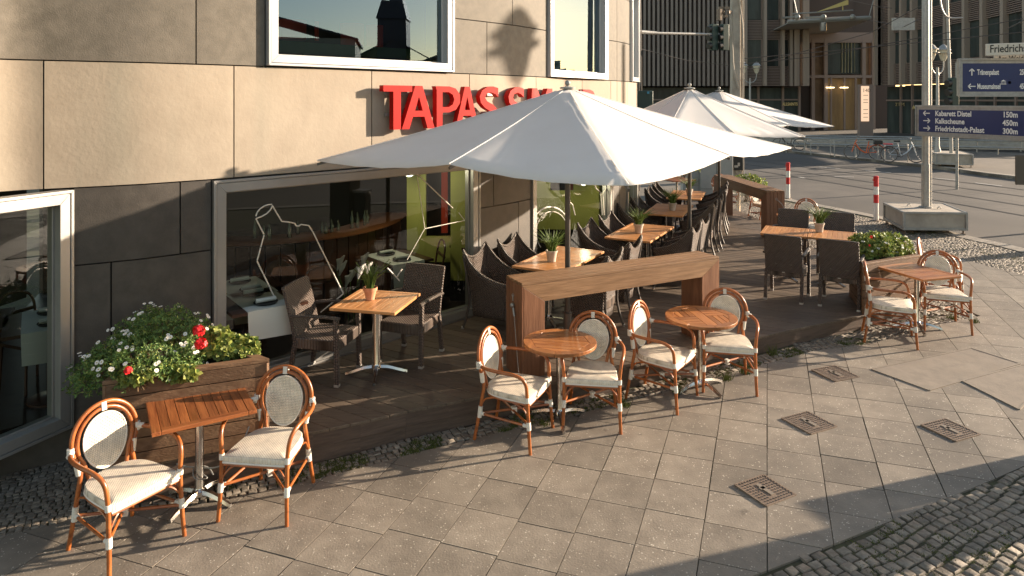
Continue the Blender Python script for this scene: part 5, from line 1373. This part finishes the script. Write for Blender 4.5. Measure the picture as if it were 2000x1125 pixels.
q = dp(1862, 207, 22); place('sig', signal, tuple(q), radians(10), 'green traffic light on the post between the two blue signs', 'traffic lights')
t = thing('signal_post', 'thin leaning metal post rising behind the upper blue sign', 'post', (18.1,28.2,.6)); m = MB(); m.tube([(18.15,28.2,.55),(18.1,28.2,3.2),(17.75,28.0,10)], [.07,.06,.05], 10)
m.tube(smoothp([dp(1836,-4,27.9),dp(1840,18,27.9),dp(1852,34,27.9),dp(1880,35,28.0)], 4), .035, 6); m.build('post', M['galv'], t, world=True)
t = thing('signal_post', 'slim metal post just right of the tall signpost carrying the green traffic light', 'post', (13.95,22.0,gz(14)-.1)); m = MB(); q = dp(1869,190,22.1); m.tube([(q.x,22.1,gz(14)-.1),(q.x,22.1,4)], .045, 10); m.build('post', M['galv'], t, world=True)
# corner mast beside the building
t = thing('corner_mast', 'thin dark mast with clips at the end of the café building', 'mast', (4.1,22.3,gz(4))); m = MB(); q = dp(1247,100,22.3); m.tube([(q.x,22.3,-.2),(q.x,22.3,8)], .055, 8); m.tube([(q.x+.1,22.3,3),(q.x+.09,22.3,5),(q.x+.02,22.3,8)], .02, 6)
m.box((q.x+.05,22.2,4.3),(.1,.1,.15)); m.build('pole', M['wleg'], t, world=True)
t = thing('traffic_light', 'traffic light with blue lens at the corner beside the café building', 'traffic light', (4.35,22,2.0)); q = dp(1259,200,22); m = MB(); m.box(tuple(q), (.5,.3,.75)); m.build('housing', M['green_sig'], t, world=True, bevel=.03)
q = dp(1266,181,21.8); m = MB(); m.box(tuple(q), (.07,.03,.07)); m.build('lens', mat('lens', (.02,.25,.4), .3), t, world=True)

# overhead wires
t = thing('overhead_wires', 'thin tram contact wires slung across the street', 'wires', (14,30,5)); m = MB()
for pts in (((1446,125,26),(1600,110,26),(2000,36,22)), ((1446,115,26),(1640,98,24),(2005,62,20)), ((1500,120,26),(1700,64,24),(1830,-5,22)), ((1648,-2,30),(1720,14,30),(1742,16,30)),((1700,40,30),(1766,52,28),(1802,34,26)),((1248,95,24),(1340,118,25),(1425,128,25)),((1968,56,22),(2010,34,20))):
    m.tube([dp(*p) for p in pts], .014, 5)
m.build('wire', M['wleg'], t, world=True)
m = MB(); m.box(tuple(dp(1764,47,28)), (.9,.1,.5)); m.build('insulator_plate', M['galv'], t, world=True)

# electrical cabinets at the far end of the terrace
t = thing('utility_cabinet', 'pale grey street cabinet beyond the end of the terrace', 'cabinet', (6.3,21.2,gz(6)))
m = MB(); m.box((6.3,21.2,.55), (1.0,.4,1.4)); m.box((5.55,21.3,.5), (.5,.35,1.3)); m.build('housing', mat('cab', (.36,.37,.36), .6, col2=(.42,.42,.4), scale=4), t, world=True, bevel=.01)
m = MB(); m.box((6.3,20.995,.55), (.01,.01,1.3)); m.box((6.3,20.996,.05), (.98,.008,.01)); m.build('door_seam', M['black'], t, world=True)

# bicycles and racks across the road
def bike(label, group, fm, wm):
    t = thing('bicycle', label, 'bicycle', group=group)
    for s_ in (-.53, .53):
        m = MB(); m.tube([(s_+.33*cos(a), 0, .34+.33*sin(a)) for a in [2*pi*k/26 for k in range(26)]], .017, 6, closed=True); wh = m.build('wheel', M['wleg'], t)
        m = MB(); m.tube([(s_+.305*cos(a), 0, .34+.305*sin(a)) for a in [2*pi*k/26 for k in range(26)]], .009, 5, closed=True)
        for k in range(14): a = 2*pi*k/14; m.tube([(s_, 0, .34), (s_+.3*cos(a), 0, .34+.3*sin(a))], .002, 3)
        m.tube([(s_,-.04,.34),(s_,.04,.34)], .02, 6); m.build('rim', M['alu'], wh)
    m = MB()
    m.tube([(-.32,0,.92),(-.40,0,.75),(-.53,0,.34)], .02, 8); m.tube(smoothp([(-.38,0,.76),(-.22,0,.50),(.0,0,.34),(.1,0,.32)], 4), .03, 8); m.tube([(.08,0,.32),(.2,0,.85)], .022, 8)
    m.tube([(.08,0,.32),(.53,0,.34)], .014, 6); m.tube([(.17,0,.7),(.53,0,.34)], .012, 6); m.tube([(.2,0,.62),(.62,0,.66)], .012, 6); m.build('frame', fm, t)
    m = MB(); m.box((.22,0,.93), (.26,.14,.06)); m.build('saddle', M['black'], t, bevel=.02)
    m = MB(); m.tube([(-.32,0,.92),(-.30,0,1.04)], .016, 6); m.tube(smoothp([(-.18,.26,1.05),(-.28,.2,1.08),(-.31,0,1.04),(-.28,-.2,1.08),(-.18,-.26,1.05)], 3), .014, 6); m.build('handlebar', M['alu'], t)
    m = MB(); m.tube([(.53+.36*cos(a), 0, .34+.36*sin(a)) for a in [pi*.05+pi*.95*k/12 for k in range(13)]], .014, 5); m.build('mudguard', wm, t)
    m = MB(); m.tube([(.08+.08*cos(a), .04, .31+.08*sin(a)) for a in [2*pi*k/12 for k in range(12)]], .008, 5, closed=True); m.tube([(.08,.06,.31),(.2,.08,.26)], .01, 5); m.box((.22,.1,.255), (.08,.06,.02)); m.build('crank', M['black'], t)
    return t
q = gp(1688,312); o = bike('orange hire bicycle with rear basket parked at the rack', 'bicycles across the road', M['orange'], M['orange']); o.location = G(*q, .012); o.rotation_euler = (0,0,radians(-14))
m = MB(); m.box((.58,0,.80), (.34,.26,.18)); m.build('rear_basket', M['black'], o, bevel=.01)
q = gp(1763,318); o = bike('pale bicycle with dark wheels parked right of the orange one', 'bicycles across the road', M['alu_white'], M['wleg']); o.location = G(*q, .012); o.rotation_euler = (0,0,radians(164))
m = MB(); m.box((.58,0,.80), (.36,.12,.05)); m.build('carrier', M['bred'], o, bevel=.01)
q = gp(1541,294); o = bike('dark bicycle half hidden behind the parasol tip', 'bicycles across the road', M['wleg'], M['alu_white']); o.location = G(*q, .012); o.rotation_euler = (0,0,radians(-14))
def rack(label, group):
    t = thing('bicycle_rack', label, 'bicycle rack', group=group); m = MB(); m.tube(smoothp([(-.45,0,0),(-.45,0,.7),(-.38,0,.80),(0,0,.82),(.38,0,.80),(.45,0,.7),(.45,0,0)], 3), .024, 8); m.build('hoop', M['galv'], t)
    m = MB(); m.tube([(-.45,0,.45),(.45,0,.45)], .016, 6); m.build('rail', M['galv'], t); return t
for i, (px, py) in enumerate(((1516,296),(1562,300),(1612,304),(1660,309),(1704,313),(1762,318))):
    q = gp(px, py); lab = ('first bicycle hoop from the left','second bicycle hoop from the left','third bicycle hoop from the left','bicycle hoop just left of the orange bicycle','bicycle hoop behind the orange bicycle saddle','bicycle hoop behind the pale bicycle')[i]
    place('rack', rack, G(q[0]-.1, q[1]+.3, .01), radians(-20), lab+' across the road', 'steel bicycle hoops')
t = thing('barrier_rail', 'long low grey rails running behind the bicycle hoops', 'railing', (16,38,.1)); m = MB()
for yy, dz in ((36.5,.36),(38.0,.62),(39.5,.66)):
    m.tube([(10,yy+5.2,gz(12)+dz),(17.5,yy,gz(17)+dz),(28,yy-6.4,gz(28)+dz)], .05, 6)
    for k in range(9): f = k/8; x = 10+18*f; m.tube([(x, yy+5.2-f*11.6+(.1 if f < .4 else 0), gz(x)), (x, yy+5.2-f*11.6, gz(x)+dz)], .035, 6)
m.build('rail', M['galv'], t, world=True)
m = MB()
for k, yy in enumerate((40,41.2,42.4)): m.ext([(8,yy+6,gz(8)+.01),(30,yy-7,gz(30)+.01),(30,yy-6.5,gz(30)+.01),(8,yy+6.5,gz(8)+.01)], (0,0,.12+.12*k))
m.build('far_steps', M['conc'], world=True, kind='structure')
t = thing('info_pillar', 'tall thin pillar with a lit-looking pale panel numbered 140', 'information pillar', (*dp(1691,265,44).to_2d(), .3))
A = dp(1683,265,44); B = dp(1699,165,44); m = MB(); m.box(((A.x+B.x)/2+.12,44.3,(.2+B.z)/2), (B.x-A.x+.35,.3,B.z-.2)); m.build('pillar', M['lam'], t, world=True)
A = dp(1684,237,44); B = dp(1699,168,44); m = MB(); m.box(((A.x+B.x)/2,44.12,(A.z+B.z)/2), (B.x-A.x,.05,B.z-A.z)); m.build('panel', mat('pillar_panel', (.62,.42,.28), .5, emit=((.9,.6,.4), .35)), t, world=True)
q = dp(1686,180,44); text('lettering', '140', .34, M['black'], t, (q.x, 44.09, q.z), (1,0,0), extr=.001)
m = MB()
for k, yy in enumerate((186,195,200,214,222,229)): q = dp(1687,yy,44); m.box((q.x+.17,44.09,q.z), (.3,.01,.03))
m.build('text_lines', M['black'], t, world=True)

# ------------------------------------------------------------------ office building across the street
fb = thing('ribbed_office_building', 'dark office building with vertical ribs and horizontal louvres across the street', 'building', (22,58,0))
YA = 58.0; ZB = 2.79+27/F*YA; ZT = 17.0
def fx(px, Y): return (px-1000)/F*Y
m = MB(); m.box(((fx(1250,YA)-7+fx(1425,YA))/2, YA+3.0, (ZB+ZT)/2), (fx(1425,YA)-fx(1250,YA)+7, 5.6, ZT-ZB)); m.box((fx(1495,YA), YA+1.6, (ZB+ZT)/2), (fx(1560,YA)-fx(1425,YA), 2.8, ZT-ZB)); m.box((fx(1640,YA), YA+6, ZT/2), (14, 4, ZT)); m.box((fx(1400,YA), YA+6, ZT/2), (26, 6, ZT)); m.build('wall', M['fdark'], fb, world=True, smooth=False)
m = MB(); x = fx(1240,YA); k = 0
while x < fx(1425,YA):
    m.box((x, YA-.1, (ZB+ZT)/2), (.19, .45, ZT-ZB)); x += .385; k += 1
m.build('ribs', M['fin'], fb, world=True, smooth=False); m = MB(); m.box((fx(1335,YA), YA+.15, (ZB+ZT)/2), (fx(1425,YA)-fx(1245,YA), .1, ZT-ZB)); m.build('rib_backing', M['fdark'], fb, world=True)
# louvred bays with windows (segment between ribs)
def louvre(mm, a, b, z0, z1, p=.13):
    z = z0
    while z < z1-p*.5: mm.bar((a[0],a[1],z+p*.3), (b[0],b[1],z+p*.3), .10, p*.55); z += p
def bay(A, B, rows_, mlou, top):
    zprev = ZB
    for (z0, z1) in rows_:
        louvre(mlou, A, B, zprev, z0)
        w_ = MB(); d = (Vector(B)-Vector(A)).normalized(); n = Vector((d.y,-d.x)); a = Vector(A)-n*.12; b = Vector(B)-n*.12
        w_.bar((a.x,a.y,(z0+z1)/2), (b.x,b.y,(z0+z1)/2), .06, z1-z0); wi = w_.build('window', M['fwin'], fb, world=True, smooth=False)
        f_ = MB(); L_ = (b-a).length
        for s_ in (.03, .97): q = a+(b-a)*s_+n*.05; f_.bar((q.x,q.y,z0), (q.x,q.y,z1), .08, .08, (1,0,0))
        f_.v = [(v[0]-fb.location.x, v[1]-fb.location.y, v[2]-fb.location.z) for v in f_.v]; f_.build('frame', M['lam'], wi)
        zprev = z1
    louvre(mlou, A, B, zprev, top)
RW = [(5.65,7.85),(9.55,11.75)]
ml = MB(); mr = MB()
XS = [1425,1450,1487,1522,1548]
for i in range(4):
    A = (fx(XS[i]+3,YA), YA-.2-.35*sin(pi*(i+.0)/4)); B = (fx(XS[i+1]-3,YA), YA-.2-.35*sin(pi*(i+1)/4)); bay(A, B, RW, ml, ZT)
    q = fx(XS[i+1],YA); mr.box((q, YA-.45-.3*sin(pi*(i+1)/4), (ZB+ZT)/2), (.22,.5,ZT-ZB))
for px in (1540,1553,1566,1572): mr.box((fx(px,YA), YA-.3, (ZB+ZT)/2), (.25,.6,ZT-ZB))
# right wing swings nearer
XR = [(1712,55.5),(1740,54),(1762,52.8),(1783,51.7),(1812,50.2),(1848,48.2),(1885,46.2),(1920,44.4),(1960,42.4),(2004,40.2),(2060,37.5),(2120,35)]
wb = MB()
for (p0, y0), (p1, y1) in zip(XR[:-1], XR[1:]):
    A = (fx(p0+2.5,y0), y0); B = (fx(p1-2.5,y1), y1)
    zt = [(5.65, 8.05), (9.6, 12.0)]
    if p0 == 1712: louvre(ml, A, B, ZB, ZT)
    else: bay(A, B, zt, ml, ZT)
    mr.bar((fx(p1,y1),y1-.15,ZB), (fx(p1,y1),y1-.15,ZT), .28, .5, (1,0,0)); a = Vector((fx(p0,y0)+.45, y0)); b = Vector((fx(p1,y1)+.45, y1)); wb.bar((a.x,a.y,(ZB+ZT)/2), (b.x,b.y,(ZB+ZT)/2), .3, ZT-ZB)
    a.x += 2.0; b.x += 2.0; wb.bar((a.x,a.y,ZB/2), (b.x,b.y,ZB/2), .3, ZB)
for px, d_ in ((1708,.0),(1714,.0),(1721,.0),(1732,0)): mr.bar((fx(px,55.4),55.0,ZB), (fx(px,55.4),55.0,ZT), .22, .5, (1,0,0))
ml.build('louvres', M['lam'], fb, world=True, smooth=False); mr.build('pilasters', M['fin_l'], fb, world=True, smooth=False); wb.build('wall', M['fdark'], fb, world=True, smooth=False)
# ground floor shopfronts
m = MB()
for p0, p1, Y in ((1250,1340,59.2),(1342,1425,59.2),(1427,1480,59.0),(1482,1528,59.0),(1530,1560,59.0)):
    A = (fx(p0,Y),Y); B = (fx(p1,Y),Y); w_ = MB(); w_.bar((A[0],Y,1.9), (B[0],Y,1.9), .08, 3.9); w_.build('shop_window', M['fwin'], fb, world=True, smooth=False)
    m.bar((B[0],Y-.1,0), (B[0],Y-.1,ZB), .18, .18, (1,0,0)); m.bar((A[0],Y-.1,2.8), (B[0],Y-.1,2.8), .08, .12)
m.build('shopfront_frame', M['lam'], fb, world=True, smooth=False); m = MB()
for (p0, y0), (p1, y1) in zip(XR[:-1], XR[1:]):
    x0, x1 = fx(p0,y0)+.9, fx(p1,y1)+.9; w_ = MB(); w_.bar((x0,y0,1.9), (x1,y1,1.9), .08, 3.9); w_.build('shop_window', M['fwin'], fb, world=True, smooth=False); m.bar((x1-.1,y1,0), (x1-.1,y1,ZB), .15, .15, (1,0,0)); m.bar((x0-.1,y0,2.75), (x1-.1,y1,2.75), .08, .12)
m.build('shopfront_frame', M['lam'], fb, world=True, smooth=False)
q = dp(1528,206,58.7); text('shop_lettering', 'ALLSAINTS', .36, M['gold'], fb, (q.x,58.7,q.z), (1,0,0), sx=.75, extr=.01, offset=.01)
text('shop_lettering', 'ALLSAINTS', .42, M['gold'], fb, (fx(1762,52.8)+.75,52.8,2.05), (fx(1885,46.2)-fx(1762,52.8),46.2-52.8,0), sx=1.6, extr=.01, offset=.01)
text('shop_lettering', '2TM', .38, mat('dimgold', (.35,.27,.13), .5), fb, (fx(1731,54.6)+.7,54.6,2.3), (.1,-1,0), sx=1.6, extr=.01)
# entrance: recessed lobby, doors, canopy
m = MB(); YE = 60.5
for px in (1587,1612,1686,1705): m.bar((fx(px,YE),YE,0), (fx(px,YE),YE,8.2), .3, .3, (1,0,0))
m.bar((fx(1580,YE),YE,5.2-.35), (fx(1706,YE),YE,5.2-.35), .26, .25); m.bar((fx(1580,YE),YE,8.3), (fx(1706,YE),YE,8.3), .26, .9)
for px in (1622,1648,1670): m.bar((fx(px,YE),YE-.1,0), (fx(px,YE),YE-.1,4.8), .14, .14, (1,0,0))
m.build('entrance_frame', M['lam'], fb, world=True, smooth=False)
glow = mat('lobby', (.16,.10,.045), .5, col2=(.30,.19,.08), scale=.5, stretch=(3,3,.5), emit=((.55,.33,.12), .015))
m = MB(); m.bar((fx(1612,YE),YE+.3,2.4), (fx(1686,YE),YE+.3,2.4), .1, 4.6); m.build('lobby_wall', glow, fb, world=True, smooth=False)
m = MB(); m.bar((fx(1588,YE),YE+.3,4.2), (fx(1611,YE),YE+.3,4.2), .1, 7.4); m.bar((fx(1688,YE),YE+.3,4.2), (fx(1705,YE),YE+.3,4.2), .1, 7.4); m.build('side_panel', mat('bronze', (.11,.07,.045), .3, metal=.4, col2=(.2,.13,.08), scale=.7), fb, world=True, smooth=False)
m = MB(); m.bar((fx(1613,YE),YE+.25,6.5), (fx(1686,YE),YE+.25,6.5), .1, 2.8); m.build('window', M['fwin'], fb, world=True, smooth=False)
m = MB()
for px, w_ in ((1646,.30),(1652,.3),(1658,.22),(1664,.3),(1671,.12)): m.bar((fx(px,YE),YE+.18,5.2), (fx(px,YE),YE+.18,7.9), w_, .02, (1,0,0))
m.build('window_blind', mat('blind', (.5,.46,.3), .5, col2=(.3,.3,.2), scale=1), fb, world=True, smooth=False)
m = MB()
for px in (1618,1625,1645,1652): q = dp(px,171,YE-.3); m.box(tuple(q), (.38,.1,.09))
m.build('ceiling_lamp', mat('lobbylamp', (.9,.75,.45), .5, emit=((1,.78,.45), 1.6)), fb, world=True)
m = MB(); yc = 54.5
A = dp(1538,42,yc); B = dp(1700,34,yc); m.tube([A, B], .14, 8); m.tube([dp(1548,27,yc-.3), dp(1666,20,yc-.3)], .06, 6)
for px in (1557,1608,1665): q = dp(px,33,yc-.2); m.ball(tuple(q), .22, 8); m.tube([q, q+Vector((0,6,.6))], .09, 6)
m.ext([tuple(A+Vector((0,0,-.1))), tuple(B+Vector((0,0,-.1))), tuple(B+Vector((0,6,-.6))), tuple(A+Vector((0,6,-.6)))], (0,0,-.08))
m.tube([dp(1551,0,yc), dp(1557,28,yc-.1)], .04, 5); m.tube([dp(1706,0,yc), dp(1698,30,yc-.1)], .04, 5); m.build('canopy', M['plastic'], fb, world=True)
q = dp(1608,52,yc); m = MB(); m.lathe([(.22,-.35),(.25,-.3),(.25,.3),(.2,.35)], 14, tuple(q)); m.build('hanging_lamp', M['galv'], fb, world=True)
A = dp(1594,24,yc-1); t = thing('banner', 'yellow wedge-shaped banner above the office entrance canopy', 'banner', tuple(A)); m = MB(); m.ext([tuple(A), tuple(dp(1657,-1,yc-1)), tuple(dp(1657,9,yc-1))], (0,.08,0)); m.bar(dp(1646,8,yc-.9), dp(1646,20,yc-.9), .06, .06, (1,0,0)); m.build('cloth', M['flag'], t, world=True, smooth=False)

# ------------------------------------------------------------------ the street beyond the right edge, mirrored in the glass and casting shade
def house(x, y, w_, d_, h, rz, ml_, lab, spire=0):
    t = thing('street_house' if not spire else 'church', lab, 'building' if not spire else 'church', (x, y, gz(x)), rz)
    m = MB(); m.box((0,0,h/2), (w_,d_,h)); m.build('wall', ml_, t, smooth=False)
    m = MB(); m.ext([(-w_/2-.3,-d_/2-.3,h),(w_/2+.3,-d_/2-.3,h),(w_/2+.3,0,h+w_*.12+1.5),(-w_/2-.3,0,h+w_*.12+1.5)][:4], (0,.01,-.2)); m.ext([(-w_/2-.3,d_/2+.3,h),(w_/2+.3,d_/2+.3,h),(w_/2+.3,0,h+w_*.12+1.5),(-w_/2-.3,0,h+w_*.12+1.5)], (0,.01,-.2)); m.build('roof', M['roofdark'], t, smooth=False)
    nx = int(d_/2.6)
    for i in range(nx):
        for k in range(int(h/3.3)):
            q = MB(); q.box((-w_/2-.02, -d_/2+(i+.5)*d_/nx, 1.9+3.3*k), (.08,1.1,1.7)); q.build('window', M['fwin'], t, smooth=False)
    if spire:
        m = MB(); m.box((-w_/2+2,0,h/2+3), (4,4,h+6)); m.add([(-w_/2-.2,-2.2,h+6),(-w_/2+4.2,-2.2,h+6),(-w_/2+4.2,2.2,h+6),(-w_/2-.2,2.2,h+6),(-w_/2+2,0,h+6+spire)], [(0,1,4),(1,2,4),(2,3,4),(3,0,4)]); m.build('spire', M['roofdark'], t, smooth=False)
    return t
house(62,-18,12,22,8.5,radians(-10),M['tan'],'tan rendered house mirrored in the upper window')
house(70,4,12,16,5.2,radians(0),M['brickred'],'low red-brick building mirrored in the upper window')
house(64,-42,12,20,15,radians(-25),mat('violet', (.13,.11,.13), .8),'tall dark house mirrored at the right of the upper window')
house(95,-8,14,12,8,radians(0),M['roofdark'],'dark church with a pointed spire mirrored in the upper window', 9)
# unseen blocks added outside the right edge to throw the long shadow on the foreground
t = thing('unseen_shadow_block', 'tall unseen block added just outside the picture to throw the foreground shadow', 'pillar', (6.05,5.62,gz(6.5)), AZ)
m = MB(); m.box((0,0,1.3), (.5,.52,2.6)); m.build('body', M['black'], t, bevel=.03); m = MB(); m.box((0,0,2.68), (.6,.56,.12)); m.build('roof', M['galv'], t)
t = thing('unseen_low_shadow_block', 'low unseen block added beside the tall one to widen its foreground shadow', 'shadow block', (5.97,6.03,gz(6.5)), AZ)
m = MB(); m.box((0,0,.42), (.3,.30,.84)); m.build('body', M['black'], t, bevel=.03); m = MB(); m.box((0,0,.87), (.32,.32,.05)); m.build('lid', M['galv'], t)
# pendant lamps inside; their bulbs and the second lamp added to light green walls
for k, (px, py, tt, lab) in enumerate(((799,332,9.2,'lit pale pendant lamp inside the large window, by the green wall'),(1140,352,11.9,'pendant lamp added inside the second window to brighten its green wall'))):
    q = dp(px, py, tt); t = thing('pendant_lamp', lab, 'lamp', tuple(q)); m = MB(); m.lathe([(.02,-.09),(.06,-.07),(.05,.06),(.02,.10)], 14); m.build('shade', mat('lampshade', (.8,.8,.7), .5, emit=((1,.93,.75), 3)), t)
    m = MB(); m.tube([(0,0,.1),(0,0,2.34-q.z)], .005, 5); m.build('cord', M['black'], t)
    ld = bpy.data.lights.new('bulb', 'POINT'); ld.energy = 9; ld.shadow_soft_size = .08; ld.color = (1,.86,.62); lo = bpy.data.objects.new('bulb', ld); COL.objects.link(lo); lo.location = (q.x, q.y-.25, q.z)
